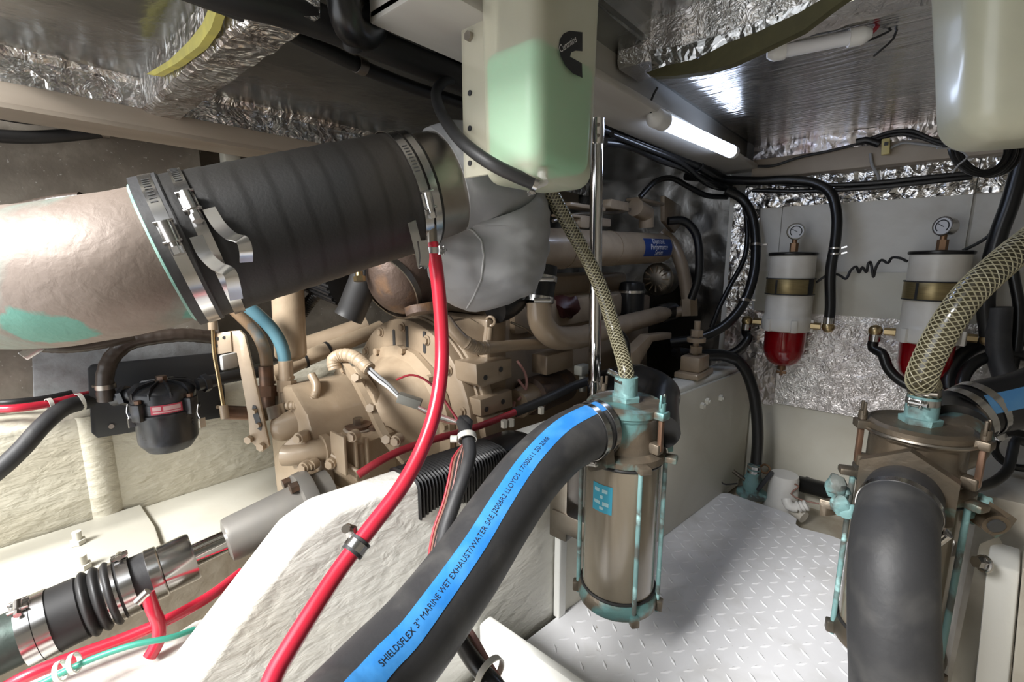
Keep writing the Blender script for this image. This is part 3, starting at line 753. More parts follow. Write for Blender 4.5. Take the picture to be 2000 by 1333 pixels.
# ================================================================== COOLANT TANK
def rbox(mb, x0, x1, y0, y1, z0, z1, bev, bs=4, taper=0.0):
    bm = bmesh.new(); bmesh.ops.create_cube(bm, size=1.0)
    for v in bm.verts: v.co = V((x0 + (v.co.x + .5) * (x1 - x0), y0 + (v.co.y + .5) * (y1 - y0), z0 + (v.co.z + .5) * (z1 - z0)))
    if taper:
        cx, cy = (x0 + x1) / 2, (y0 + y1) / 2
        for v in bm.verts:
            if v.co.z < (z0 + z1) / 2: v.co.x = cx + (v.co.x - cx) * (1 - taper); v.co.y = cy + (v.co.y - cy) * (1 - taper)
    bmesh.ops.bevel(bm, geom=list(bm.edges), offset=bev, segments=bs, affect='EDGES', profile=0.5)
    return mb.take(bm)
TX0, TX1, TY0, TY1, TZ0, TZ1 = -0.515, -0.400, 0.508, 0.668, 1.022, 1.300
tk = thing('coolant_tank', 'translucent white coolant tank half full of green coolant hanging under the deckhead', 'tank', ((TX0 + TX1) / 2, 0.58, TZ0))
obj('shell', rbox(MB(), TX0, TX1, TY0, TY1, TZ0, TZ1 + 0.03, 0.024, 5, 0.06), 'tank_plastic', tk)
obj('coolant', rbox(MB(), TX0 + 0.006, TX1 - 0.005, TY0 + 0.005, TY1 - 0.006, TZ0 + 0.022, 1.205, 0.02, 4, 0.05), 'coolant', tk, 'green coolant showing through the plastic')
fln = MB().box((TX0 - 0.020, TY0 + 0.030, (TZ0 + TZ1) / 2 + 0.02), (0.076, 0.007, TZ1 - TZ0 + 0.0), bev=0.003)
obj('mounting_flange', fln, 'tank_plastic', tk)
for y in (72, 182, 251, 319):
    h = OY(918, y, TY0 + 0.026)
    hm = MB().cyl(h, h + V((0, -0.0012, 0)), 0.0042, seg=12)
    if y == 72: hm.hexa(h, h + V((0, -0.006, 0)), 0.0075)
    obj('flange_hole', hm, 'black_print' if y != 72 else 'dull_steel', tk)
obj('outlet', MB().cyl(P(1064, 354, 0.665), P(1044, 362, 0.655), 0.0065, seg=14).cyl(P(1060, 330, 0.667), P(1060, 358, 0.667), 0.008, seg=12), 'plastic_white', tk)
obj('hanger', MB().box((TX0 - 0.03, TY0 + 0.055, TZ1 + 0.01), (0.05, 0.045, 0.10), None, 0.003), 'dull_steel', tk)
# emblem on the starboard face: block letter C with the maker's script across it
EX = TX1 + 0.0012
def efp(x, y):
    p = OX(x, y, EX); return p
out = [(1138, 62), (1138, 98), (1124, 98), (1116, 104), (1113, 112), (1138, 113), (1138, 150)]
out = [(1137, 63), (1137, 100), (1124, 99), (1115, 103), (1113, 111), (1136, 124), (1137, 152), (1118, 143), (1104, 128), (1095, 110), (1091, 92), (1093, 77), (1100, 66), (1112, 60)]
obj('emblem', MB().prism([efp(*q) for q in out], (0.0006, 0, 0)), 'black_print', tk, 'black block letter emblem')
e0, e1, e2 = efp(1093, 104), efp(1134, 76), efp(1089, 96)
ex = (e1 - e0); ey = (e2 - e0); ey = ey - ex * (ey.dot(ex) / ex.length_squared); ey.normalize(); exn = ex.normalized()
tm = text_mb('Cummins', 0.0125, lambda x, y, z: e0 + exn * x * 1.0 + ey * y + V((0.0012, 0, 0)))
obj('emblem_lettering', tm, 'white_print', tk)
# thin hose from the tank outlet up behind the hose bundle
th = thing('tank_hose', 'thin black hose looping from the coolant tank outlet to the deckhead', 'hose', P(1040, 355, 0.655))
tp_ = PP((1046, 360, 0.655), (1010, 345, 0.645), (960, 320, 0.64), (915, 288, 0.66), (880, 250, 0.72), (858, 212, 0.78), (852, 180, 0.84), (866, 160, 0.90), (884, 156, 0.94))
obj('hose_wall', MB().tube(tp_, 0.0095, 14, 0.008), 'rubber', th)
cc = P(1043, 359, 0.654); clamp_parts(th, cc, tp_[0] - tp_[1], 0.0098, 0.007, V((0, 0, -1)), screw=0.011, slots=False)
# second tank, top right
t2 = thing('coolant_tank', 'large translucent plastic tank cut off at the upper right corner', 'tank', P(1940, 250, 0.62))
c0 = P(1905, 262, 0.60)
a2 = V((math.cos(YAW - 0.45), math.sin(YAW - 0.45), 0)); b2 = V((-a2.y, a2.x, 0))
R2 = Matrix((a2, b2, V((0, 0, 1)))).transposed()
bm = bmesh.new(); bmesh.ops.create_cube(bm, size=1.0)
for v in bm.verts:
    v.co = V((v.co.x * 0.26, v.co.y * 0.20, v.co.z * 0.30))
    if v.co.z < 0: v.co.x *= 0.70; v.co.y *= 0.74
bmesh.ops.bevel(bm, geom=list(bm.edges), offset=0.042, segments=7, affect='EDGES', profile=0.5)
bmesh.ops.transform(bm, matrix=Matrix.Translation(P(1975, 110, 0.66) + V((0.035, 0.02, 0.03))) @ R2.to_4x4(), verts=bm.verts)
obj('shell', MB().take(bm), 'tank_empty', t2)
tc2 = P(1975, 110, 0.66) + V((0.035, 0.02, 0.03))
for s_ in (-0.08, 0.08): obj('hanger', MB().box(tc2 + a2 * s_ + V((0, 0, 0.175)), (0.02, 0.20, 0.10), R2, 0.002), 'dull_steel', t2)
# ================================================================== SEA STRAINERS
Z0s, Z1s, Z2s, Z3s = 0.172, 0.508, 0.606, 0.640
def make_strainer(label, cx, cy, port_dir, ear_a, mcast, mlid, sticker=None, rods=(), port_z=0.565, hex_r=0.062, port_len=0.028, rod_m='patina'):
    c = lambda z: V((cx, cy, z))
    t = thing('sea_strainer', label, 'strainer', c(Z0s), 'bronze sea water strainers')
    up = V((0, 0, 1)); R = 0.078
    obj('base', MB().lathe(c(Z0s), up, [(0.058, 0), (0.086, 0.004), (0.088, 0.020), (0.084, 0.032), (0.079, 0.036)], 40), mlid, t)
    obj('sight_cylinder', MB().lathe(c(Z0s + 0.03), up, [(R, 0), (R, Z1s - Z0s - 0.03)], 48), 'strainer_glass', t)
    obj('gasket', MB().torus(c(Z0s + 0.038), up, R + 0.001, 0.004, 44, 6), 'rubber', t); obj('gasket', MB().torus(c(Z1s - 0.004), up, R + 0.001, 0.004, 44, 6), 'rubber', t)
    hd = MB().lathe(c(Z1s), up, [(0.084, 0), (0.087, 0.003), (0.087, 0.016), (0.072, 0.024), (0.069, 0.04), (0.069, 0.088), (0.074, 0.094), (0.074, 0.100)], 48)
    hd.displace(0.0012, 60)
    head = obj('head', hd, mcast, t)
    ld = MB().lathe(c(Z2s), up, [(0.072, 0), (0.079, 0.002), (0.079, 0.016), (0.070, 0.021), (0.066, 0.0185), (0.03, 0.020), (0.0, 0.020)], 48)
    ld.displace(0.0007, 70)
    lid = obj('lid', ld, mlid, t)
    nz_ = MB().lathe(c(Z2s + 0.018), up, [(0.030, 0), (0.031, 0.012), (0.024, 0.014), (0.0235, 0.045)], 6).lathe(c(Z2s + 0.030), up, [(0.024, 0), (0.0235, 0.04)], 24)
    obj('lid_nipple', nz_, 'patina', lid)
    # hexagonal side port
    d = V(port_dir).normalized(); p0 = c(port_z) + d * 0.052
    obj('port', MB().cyl(p0, p0 + d * port_len, 0.050, seg=32).hexa(p0 + d * (port_len - 0.006), p0 + d * (port_len + 0.013), hex_r * 1.13).cyl(p0 + d * port_len, p0 + d * (port_len + 0.05), 0.045, seg=28), mcast if mcast == 'bronze_dark' else 'bronze_dark', head)
    # swing bolts with wing lugs
    for k, a in enumerate(ear_a):
        e = V((math.cos(a), math.sin(a), 0)); n = V((-e.y, e.x, 0)); q = c(0) + e * 0.086
        Rm = Matrix((e, n, up)).transposed()
        obj('lid_lug', MB().box(q + up * (Z2s + 0.009) - e * 0.006, (0.034, 0.026, 0.016), Rm, 0.003), mlid, lid)
        obj('swing_bolt', MB().box(q + up * 0.583, (0.009, 0.010, 0.085), Rm, 0.002), 'copper_brown', t)
        obj('wing_nut', MB().cyl(q + up * (Z2s + 0.018), q + up * (Z2s + 0.034), 0.007, seg=10).box(q + up * (Z2s + 0.038) + n * 0.006, (0.005, 0.006, 0.026), Rm, 0.002).box(q + up * (Z2s + 0.038) - n * 0.006, (0.005, 0.006, 0.026), Rm, 0.002), mlid, t)
        obj('bolt_lug', MB().box(q + up * 0.545 - e * 0.012, (0.030, 0.022, 0.022), Rm, 0.004), mcast, head)
    # tie rods
    for k, a in enumerate(rods):
        e = V((math.cos(a), math.sin(a), 0)); q = c(0) + e * 0.0865
        obj('tie_rod', MB().cyl(q + up * (Z0s - 0.006), q + up * (Z1s + 0.014), 0.0048, seg=10), rod_m, t)
        n = V((-e.y, e.x, 0)); Rm = Matrix((e, n, up)).transposed()
        obj('flange_lug', MB().box(q + up * (Z1s + 0.008) + e * 0.006, (0.034, 0.026, 0.014), Rm, 0.004), mlid, head)
        obj('base_lug', MB().box(q + up * (Z0s + 0.010) + e * 0.003, (0.018, 0.018, 0.024), Rm, 0.003), mlid, t)
    return t, c
# the far strainer
s1 = P(1212, 1000, 1.0)
toC = math.atan2(-s1.y, -s1.x)
pd1 = (P(1100, 862, 0.905) - V((s1.x, s1.y, 0.565))); pd1.z = -0.02
st1, c1 = make_strainer('patinated bronze strainer with turquoise sticker hung over the deck plate', s1.x, s1.y, pd1, (toC + 0.95, toC - 2.55), 'bronze_patina', 'bronze_patina',
                        rods=(toC + 0.42, toC - 1.55, toC + 1.35, toC + 2.6))
def wrap_label(root, c, R, a0, a1, z0, z1, m, name, seg=10, lift=0.0007, label=None):
    vs = []; fs = []
    for i in range(seg + 1):
        a = a0 + (a1 - a0) * i / seg; e = V((math.cos(a), math.sin(a), 0))
        vs += [c(z0) + e * (R + lift), c(z1) + e * (R + lift)]
    for i in range(seg): fs.append((i * 2, i * 2 + 2, i * 2 + 3, i * 2 + 1))
    return obj(name, MB().add(vs, fs), m, root, label)
lb = wrap_label(st1, c1, 0.078, toC - 0.80, toC - 0.22, 0.406, 0.466, 'sticker_blue', 'sticker', label='turquoise maker sticker')
for (x, z, s, dx, dz) in ((0.12, 0.72, 0.2, 0.26, 0.13), (0.52, 0.72, 0.2, 0.26, 0.13), (0.42, 0.50, 0.2, 0.14, 0.12), (0.10, 0.28, 0.2, 0.32, 0.12), (0.55, 0.26, 0.2, 0.3, 0.14), (0.40, 0.10, 0.2, 0.2, 0.1)):
    A = lambda u: toC - 0.80 + 0.58 * u
    wrap_label(lb, c1, 0.078, A(x), A(x + dx), 0.406 + 0.06 * z, 0.406 + 0.06 * (z + dz), 'sticker_pale', 'sticker_print', 4, 0.0013)
br = MB().prism([P(1300, 855, 1.02), P(1315, 858, 1.02), P(1315, 882, 1.02), P(1305, 885, 1.02), P(1303, 866, 1.02)], V((-0.01, 0.02, 0))).prism([P(1250, 886, 0.925), P(1259, 888, 0.925), P(1257, 912, 0.925), P(1249, 910, 0.925)], V((-0.005, 0.008, 0)))
obj('mounting_foot', br, 'bronze_patina', st1)
obj('mounting_bracket', MB().box((c1(0).x - 0.12, c1(0).y + 0.01, 0.30), (0.10, 0.06, 0.05), bev=0.004).box((c1(0).x - 0.155, c1(0).y + 0.02, 0.40), (0.05, 0.07, 0.30), bev=0.004), 'dull_steel', st1)
ro = c1(0.56); pr = [ro + V((0.06, 0.04, 0)), P(1288, 792, 1.06), P(1292, 768, 1.12), P(1262, 748, 1.20), P(1225, 742, 1.28), P(1180, 752, 1.36)]
rh = thing('outlet_hose', 'black rubber outlet elbow behind the far strainer lid', 'hose', pr[1])
obj('hose_wall', MB().tube(pr, 0.042, 24, 0.008), 'rubber_gloss', rh)
for i, (x, y, d) in enumerate(((1248, 744, 1.235), (1228, 742, 1.275))):
    obj('strap', MB().band(P(x, y, d), pr[3] - pr[4], 0.0425, 0.012, 0.0014), 'steel', rh)
# the near strainer
s2 = P(1790, 866, 0.83)
toC2 = math.atan2(-s2.y, -s2.x)
pd2 = P(1756, 985, 0.74) - V((s2.x, s2.y, 0.525)); pd2.z = -0.01
st2, c2 = make_strainer('large dark bronze strainer in the right foreground above the thick black hose', s2.x, s2.y, pd2, (toC2 - 1.15, toC2 + 1.25), 'bronze_dark', 'bronze_dark',
                        rods=(toC2 - 1.25, toC2 - 2.6, toC2 + 1.05, toC2 + 2.4), port_z=0.532, hex_r=0.066)
up = V((0, 0, 1))
obj('lid_band', MB().torus(c2(Z2s + 0.004), up, 0.081, 0.0035, 56, 6), 'dull_steel', st2, 'ridged steel band round the lid')
for (x, y, d, s) in ((1632, 950, 0.80, 0.017), (1640, 985, 0.79, 0.014), (1655, 1000, 0.785, 0.012), (1645, 965, 0.80, 0.013)):
    obj('salt_crust', MB().ball(P(x, y, d), s, 12, 8, (1, 0.8, 1.2)).displace(0.006, 90), 'patina', st2, 'turquoise salt crust')
for (x, y, d, s) in ((1912, 985, 0.80, 0.018), (1900, 1005, 0.80, 0.016), (1888, 975, 0.81, 0.014)):
    obj('salt_crust', MB().ball(P(x, y, d), s, 12, 8, (1, 0.8, 1.1)).displace(0.006, 90), 'patina', st2, 'turquoise salt crust')
obj('side_lug', MB().hexa(P(1915, 1000, 0.80), P(1960, 1030, 0.77), 0.026).cyl(P(1925, 1005, 0.79), P(1946, 1027, 0.765), 0.019, seg=16), 'bronze_dark', st2)
obj('lug_bore', MB().cyl(P(1944, 1026, 0.766), P(1948, 1030, 0.762), 0.012, seg=16), 'slot_dark', st2)
obj('left_lug', MB().prism([P(1600, 975, 0.86), P(1640, 985, 0.84), P(1640, 1000, 0.84), P(1615, 996, 0.85), P(1612, 1010, 0.85), P(1600, 1008, 0.86)], V((0.015, 0.02, 0)), 0.002), 'bronze_dark', st2)
obj('drain_bolt', MB().hexa(P(1905, 1098, 0.78), P(1925, 1102, 0.78), 0.010).torus(P(1922, 1102, 0.78), P(1925, 1102, 0.78) - P(1905, 1098, 0.78), 0.012, 0.003), 'steel', st2)

# ================================================================== HOSES ON THE STRAINERS
# blue striped exhaust hose to the far strainer
bh = PP((1172, 834, 0.925), (1150, 842, 0.905), (1100, 868, 0.865), (1035, 930, 0.80), (975, 1012, 0.74), (920, 1095, 0.685), (855, 1185, 0.63), (800, 1255, 0.585), (742, 1318, 0.545), (680, 1390, 0.50), (610, 1470, 0.455)) + [V((-0.50, -0.12, 0.20)), V((-0.52, -0.40, 0.02))]
bt_ = thing('water_hose', 'thick black rubber hose with a blue lettered stripe running to the far strainer', 'hose', bh[-1])
HR = 0.0545
obj('hose_wall', MB().tube(bh, HR, 40, 0.008), 'rubber_dusty', bt_)
vd = [(P(1100, 815, 0.75) - bh[2]), (P(985, 950, 0.66) - bh[4]).normalized(), (P(840, 1165, 0.5) - bh[6]).normalized(), (P(728, 1300, 0.42) - bh[8]).normalized()]
vd[0] = (vd[0].normalized() + V((-0.2, 0.1, 0.6))).normalized()
def bref(t):
    keys = [0.0, 0.26, 0.44, 0.66]
    for i in range(3):
        if t <= keys[i + 1]: return vd[i].lerp(vd[i + 1], (t - keys[i]) / (keys[i + 1] - keys[i])).normalized()
    return vd[3]
smb, sfr = surf_strip(bh, bref, HR, 0.60)
stripe = obj('stripe', smb, 'blue_stripe', bt_, 'blue stripe printed with small black lettering')
LH = sfr[-1][4]
LX = (bh[-3] - bh[-2]).length + (bh[-2] - bh[-1]).length + 0.03
tx = text_mb('SHIELDSFLEX 3" MARINE WET EXHAUST/WATER SAE J2006R2 LLOYDS 17/00011 50-2068', 0.0112, place_on_strip(sfr, bref, HR, LH - 0.045 - LX, -0.07, 0.0010, True))
obj('stripe_lettering', tx, 'black_print', stripe)
ca = (bh[0] - bh[1]).normalized(); cc = P(1166, 836, 0.918)
hose_clamp('steel clamp on the blue striped hose nearest the far strainer', cc, ca, HR + 0.001, 0.013, V((0.2, -0.5, -0.8)), 'clamps on the far strainer hose', screw=0.026)
cc2 = P(1148, 844, 0.902)
hose_clamp('steel clamp on the blue striped hose, second from the far strainer', cc2, ca, HR + 0.001, 0.013, V((0.1, -0.6, -0.8)), 'clamps on the far strainer hose', screw=0.026)
# thick black hose dropping from the near strainer
nh = PP((1766, 965, 0.79), (1757, 985, 0.745), (1748, 1025, 0.705), (1743, 1090, 0.672), (1742, 1200, 0.655), (1746, 1330, 0.65), (1752, 1500, 0.65))
t = thing('water_hose', 'thick dusty black rubber hose dropping from the near strainer', 'hose', nh[-1])
obj('hose_wall', MB().tube(nh, 0.0525, 40, 0.008).displace(0.0006, 40), 'rubber_dusty', t)
hose_clamp('steel clamp with a bent strap end on the thick black hose below the near strainer', P(1754, 996, 0.733), nh[1] - nh[2], 0.0535, 0.013, V((0.9, -0.25, -0.5)), screw=0.028)
# blue striped hose leaving the near strainer to the right
qh = [c2(0.60) + V((0.05, 0.07, 0.0)), P(1862, 820, 0.90), P(1905, 800, 0.90), P(1990, 782, 0.88), P(2120, 750, 0.85), V((0.50, 1.30, 0.66)), V((0.76, 1.32, 0.62))]
t = thing('water_hose', 'black hose with a faded blue stripe leaving the right edge of the photo', 'hose', qh[1])
obj('hose_wall', MB().tube(qh, 0.052, 36, 0.008), 'rubber_gloss', t)
qref = (P(1950, 770, 0.70) - P(1950, 790, 0.89)).normalized()
smb, _ = surf_strip(qh[2:5], lambda t: qref, 0.052, 0.70); obj('stripe', smb, 'blue_faded', t)
qa = (qh[2] - qh[1]).normalized()
obj('outlet_casting', MB().tube([c2(0.575) + V((0.02, 0.03, 0)), c2(0.585) + V((0.05, 0.06, 0)), P(1868, 820, 0.90)], 0.05, 28).displace(0.0015, 50), 'bronze_patina', st2)
hose_clamp('shiny steel clamp on the faded blue striped hose, outer of two', P(1912, 798, 0.898), qa, 0.053, 0.014, V((0, -0.4, -1)), 'clamps on the right hand hose', screw=0.026)
hose_clamp('shiny steel clamp on the faded blue striped hose, beside the near strainer', P(1886, 810, 0.90), qa, 0.053, 0.014, V((0, -0.4, -1)), 'clamps on the right hand hose', screw=0.026)
# braided hoses
b1 = PP((1208, 716, 1.0), (1206, 690, 1.0), (1198, 640, 1.0), (1180, 580, 1.0), (1152, 515, 0.985), (1118, 452, 0.96), (1088, 398, 0.93), (1068, 362, 0.91), (1058, 320, 0.90))
b1[0] = c1(Z2s + 0.045); b1[1] = c1(Z2s + 0.075)
t = thing('braided_hose', 'thin clear braided hose from behind the coolant tank to the far strainer lid', 'hose', b1[0]); braided(t, b1, 0.0145, 8, 0.06)
clamp_parts(t, c1(Z2s + 0.062), (0, 0, 1), 0.0155, 0.011, V((-0.3, -0.5, 0)), screw=0.016, slots=False)
obj('steel_clip', MB().cyl(P(1187, 725, 0.97), P(1213, 737, 0.965), 0.006, seg=12).hexa(P(1213, 737, 0.965), P(1219, 740, 0.964), 0.0085), 'steel', t)
b2 = [c2(Z2s + 0.045), c2(Z2s + 0.085), P(1800, 740, 0.79), P(1828, 672, 0.77), P(1880, 590, 0.75), P(1945, 525, 0.74), P(2020, 465, 0.74), P(2120, 390, 0.75), V((0.34, 1.10, 1.36))]
t = thing('braided_hose', 'thick clear braided hose rising from the near strainer lid to the right edge', 'hose', b2[0]); braided(t, b2, 0.0215, 10, 0.085, thr=0.0010)
clamp_parts(t, c2(Z2s + 0.060), (0, 0, 1), 0.023, 0.011, V((-0.4, -1, 0)), screw=0.02, slots=False)
obj('upper_strap', MB().band(c2(Z2s + 0.080), (0, 0, 1), 0.0228, 0.011, 0.0014).cyl(c2(Z2s + 0.080) + V((-0.012, -0.028, 0)), c2(Z2s + 0.080) + V((0.016, -0.028, 0)), 0.0055, seg=10), 'dull_steel', t)

# ================================================================== CHROME POST
p0, p1 = V((XR(1.07) - 0.036, 1.07, 0.502)), P(1166, 232, 1.15)
d = (p1 - p0).normalized(); L = (p1 - p0).length
t = thing('chrome_post', 'chrome tubular post standing on the engine bearer', 'post', p0)
obj('tube', MB().cyl(p0, p1, 0.0165, seg=28), 'chrome', t)
obj('foot_socket', MB().lathe(p0, d, [(0.024, 0), (0.024, 0.006), (0.0195, 0.010), (0.019, 0.085), (0.0165, 0.088)], 28), 'chrome', t)
obj('top_socket', MB().lathe(p1 - d * 0.062, d, [(0.0165, 0), (0.0185, 0.003), (0.019, 0.058), (0.0215, 0.062), (0.0215, 0.075)], 28), 'chrome', t)
for k in (0.02, 0.045): obj('set_screw', MB().cyl(p1 - d * k + V((0.012, -0.014, 0)), p1 - d * k + V((0.015, -0.0185, 0)), 0.004, seg=10), 'dull_steel', t)

# ================================================================== RED HOSE
rp = PP((846, 480, 0.762), (848, 500, 0.764), (856, 560, 0.77), (862, 640, 0.775), (862, 720, 0.765), (850, 800, 0.745), (825, 875, 0.72), (785, 950, 0.69), (725, 1030, 0.655), (665, 1110, 0.62), (600, 1210, 0.575), (545, 1300, 0.54), (505, 1370, 0.515)) + [V((-0.72, -0.08, 0.31)), V((-0.78, -0.35, 0.285))]
rp[0] = sp - V((0, 0, 0.012))
t = thing('red_hose', 'glossy red hose hanging from the exhaust collar and running down over the bearer', 'hose', rp[-1])
obj('hose_wall', MB().tube(rp, 0.0118, 20, 0.008), 'red_hose', t)
clamp_parts(t, rp[0].lerp(rp[1], 0.55), (0, 0, 1), 0.0128, 0.010, V((0.7, 0.2, 0)), screw=0.014, slots=False)
ra = (rp[8] - rp[9]).normalized(); rc = P(696, 1068, 0.640)
t = thing('pipe_clip', 'rubber lined steel clip holding the red hose to the bearer', 'clip', rc)
obj('cushion', MB().band(rc, ra, 0.0118, 0.021, 0.004), 'rubber_dusty', t); obj('strap', MB().band(rc, ra, 0.0158, 0.012, 0.0014), 'steel', t)
obj('tab', MB().prism([P(672, 1028, 0.655), P(690, 1034, 0.652), P(694, 1052, 0.648), P(676, 1052, 0.650)], V((-0.004, 0.008, 0.0)), 0.001), 'dull_steel', t)
obj('screw', MB().cyl(P(677, 1032, 0.652), P(675, 1034, 0.645), 0.006, seg=12), 'dull_steel', t)

# ================================================================== BLACK AIR FILTER ON ITS PLATE
bx = -1.512
pp = [OX(x, y, bx) for x, y in ((170, 720), (178, 712), (428, 688), (432, 700), (440, 800), (432, 815), (190, 855), (178, 845))]
t = thing('filter_plate', 'black mounting plate for the black filter on the outer bearer', 'plate', OX(300, 850, bx))
obj('board', MB().prism(pp, (0.008, 0, 0), 0.002), 'plate_black', t)
for q in ((217, 833), (425, 795)):
    c = OX(q[0], q[1], bx + 0.008); obj('screw', MB().cyl(c, c + V((0.003, 0, 0)), 0.006, seg=12), 'steel', t)
fc = P(322, 790, 1.10); fz = lambda y: P(322, y, 1.10).z
FR = 0.063
c = lambda z: V((fc.x, fc.y, z)); up = V((0, 0, 1))
t = thing('breather_filter', 'round black canister filter with ribbed lid and red label', 'filter', c(fz(890)))
zb, zl, zr, zt = fz(880), fz(800), fz(775), fz(722)
obj('canister', MB().lathe(c(zb), up, [(0.03, 0), (0.044, 0.0), (0.058, 0.020), (0.060, 0.026), (0.061, zl - zb)], 40), 'filter_black', t)
obj('drain_plug', MB().hexa(c(zb - 0.012), c(zb + 0.002), 0.009).hexa(c(zb - 0.003), c(zb + 0.002), 0.014), 'copper_brown', t)
obj('rim', MB().lathe(c(zl - 0.004), up, [(0.061, 0), (0.070, 0.001), (0.070, 0.006), (0.066, 0.008), (0.066, 0.030), (0.062, 0.034)], 40), 'filter_black', t)
cap = obj('lid', MB().lathe(c(zl + 0.028), up, [(0.064, 0), (0.064, 0.018), (0.060, 0.024), (0.050, 0.032), (0.018, 0.040), (0.0, 0.041)], 40), 'filter_black', t)
ribs = []
for k in range(10):
    a = 2 * PI * k / 10; e = V((math.cos(a), math.sin(a), 0)); n = V((-e.y, e.x, 0)); z = zl + 0.028
    obj('rib', MB().prism([c(z + 0.040) + e * 0.014 - n * 0.0016, c(z + 0.046) + e * 0.016 - n * 0.0016, c(z + 0.040) + e * 0.052 - n * 0.0016, c(z + 0.026) + e * 0.066 - n * 0.0016, c(z + 0.012) + e * 0.066 - n * 0.0016], n * 0.0032), 'filter_black', cap)
obj('lid_bolt', MB().hexa(c(zl + 0.067), c(zl + 0.082), 0.011).cyl(c(zl + 0.066), c(zl + 0.071), 0.016, seg=14), 'copper_brown', cap)
aC = math.atan2(-fc.y, -fc.x)
for k, da in enumerate((-0.75, 0.75, 2.4, -2.4)):
    e = V((math.cos(aC + da), math.sin(aC + da), 0)); q = c(0) + e * 0.070; n = V((-e.y, e.x, 0)); Rm = Matrix((e, n, up)).transposed()
    obj('clamp_lug', MB().box(q + up * (zl + 0.014), (0.022, 0.022, 0.040), Rm, 0.003), 'filter_black', t)
    obj('lug_screw', MB().hexa(q + up * (zl + 0.033), q + up * (zl + 0.042), 0.007), 'copper_brown', t)
lb = wrap_label(t, c, 0.066, aC - 0.42, aC + 0.50, zl + 0.006, zl + 0.027, 'label_red', 'label_plate', label='small red label')
wrap_label(lb, c, 0.066, aC - 0.36, aC - 0.12, zl + 0.015, zl + 0.024, 'label_pink', 'label_print', 4, 0.0012)
wrap_label(lb, c, 0.066, aC - 0.06, aC + 0.44, zl + 0.014, zl + 0.024, 'label_pink', 'label_print', 4, 0.0012)
wrap_label(lb, c, 0.066, aC - 0.36, aC + 0.44, zl + 0.009, zl + 0.012, 'label_pink', 'label_print', 4, 0.0012)
for x in (257, 395):
    obj('latch', MB().box(P(x, 826, 1.05), (0.004, 0.014, 0.022), Matrix.Rotation(0.4, 3, 'Z')).tube(PP((x - 8, 790, 1.05), (x - 10, 806, 1.05), (x - 2, 822, 1.05)), 0.0012, 5), 'steel', t)
i0, i1 = P(262, 770, 1.10), P(222, 780, 1.10)
obj('inlet', MB().cyl(i0, i1, 0.017, seg=18).hexa(i0.lerp(i1, 0.25), i0.lerp(i1, 0.5), 0.025), 'filter_black', t)
obj('outlet', MB().cyl(P(385, 752, 1.12), P(418, 744, 1.15), 0.015, seg=16).hexa(P(396, 750, 1.13), P(406, 747, 1.14), 0.023), 'filter_black', t)
fh = PP((208, 782, 1.085), (206, 762, 1.08), (205, 735, 1.08), (218, 700, 1.09), (250, 672, 1.11), (300, 660, 1.14), (360, 655, 1.18), (420, 660, 1.24))
t = thing('breather_hose', 'brown-black hose arching from the black filter inlet behind the bronze elbow', 'hose', fh[0])
obj('hose_wall', MB().tube(fh, 0.0175, 20, 0.006, rf=lambda s, t, a: 0.0175 + 0.0006 * math.sin(s * 700)), 'brown_rubber', t)
clamp_parts(t, P(206, 755, 1.08), (0, 0, 1), 0.0185, 0.011, V((-1, -0.3, 0)), screw=0.016, slots=False, m='dull_steel')
oh = PP((408, 746, 1.15), (440, 738, 1.18), (500, 728, 1.26), (560, 722, 1.36))
single('breather_hose', MB().tube(oh, 0.0155, 18, 0.004, rf=lambda s, t, a: 0.0155 + 0.0007 * math.sin(s * 900)), 'rubber', 'ribbed black hose leaving the right side of the black filter', 'hose')

# ================================================================== PROPELLER SHAFT
sA, sB = P(-60, 1288, 0.70), P(640, 966, 1.05)
ax = (sB - sA).normalized()
def along(px):
    lo_, hi_ = -0.2, 1.2
    for _ in range(40):
        m = (lo_ + hi_) / 2; p = sA.lerp(sB, m) - _C; x = CX + FPX * p.dot(_r) / p.dot(_f)
        if x < px: lo_ = m
        else: hi_ = m
    return sA.lerp(sB, lo_)
t = thing('propeller_shaft', 'bright steel propeller shaft running aft from the gearbox coupling', 'shaft', sA)
obj('bar', MB().cyl(along(280), along(470), 0.0215, seg=28), 'chrome', t)
obj('coupling', MB().lathe(along(440), ax, [(0.030, 0), (0.042, 0.003), (0.044, 0.010), (0.052, 0.15), (0.056, 0.17), (0.056, 0.215)], 40), 'coupling_grey', t)
g = along(618)
obj('coupling_flange', MB().lathe(g - ax * 0.035, ax, [(0.05, 0), (0.072, 0.002), (0.074, 0.024), (0.072, 0.030), (0.03, 0.032)], 40), 'coupling_grey', t)
for k in range(6):
    a = k * PI / 3 + 0.3; n, b, _a = basis(ax); e = n * math.cos(a) + b * math.sin(a)
    obj('flange_bolt', MB().hexa(g - ax * 0.050 + e * 0.062, g - ax * 0.034 + e * 0.062, 0.012), 'copper_brown', t)
obj('set_collar', MB().lathe(along(318), ax, [(0.022, 0), (0.044, 0.001), (0.045, 0.046), (0.043, 0.050), (0.022, 0.051)], 40), 'steel', t)
obj('collar_screw', MB().hexa(along(345) + V((0.02, -0.03, -0.012)), along(345) + V((0.026, -0.036, -0.015)), 0.005).cyl(along(335) + V((0.016, -0.036, 0.02)), along(335) + V((0.018, -0.041, 0.022)), 0.004, seg=10), 'dull_steel', t)
sl = thing('shaft_seal', 'black rubber bellows shaft seal with steel clamps around the propeller shaft', 'shaft seal', sA)
obj('stern_tube', MB().cyl(sA - ax * 0.5, along(75), 0.043, seg=36), 'stern_tube', sl, 'green corroded bronze stern tube')
k0 = along(60)
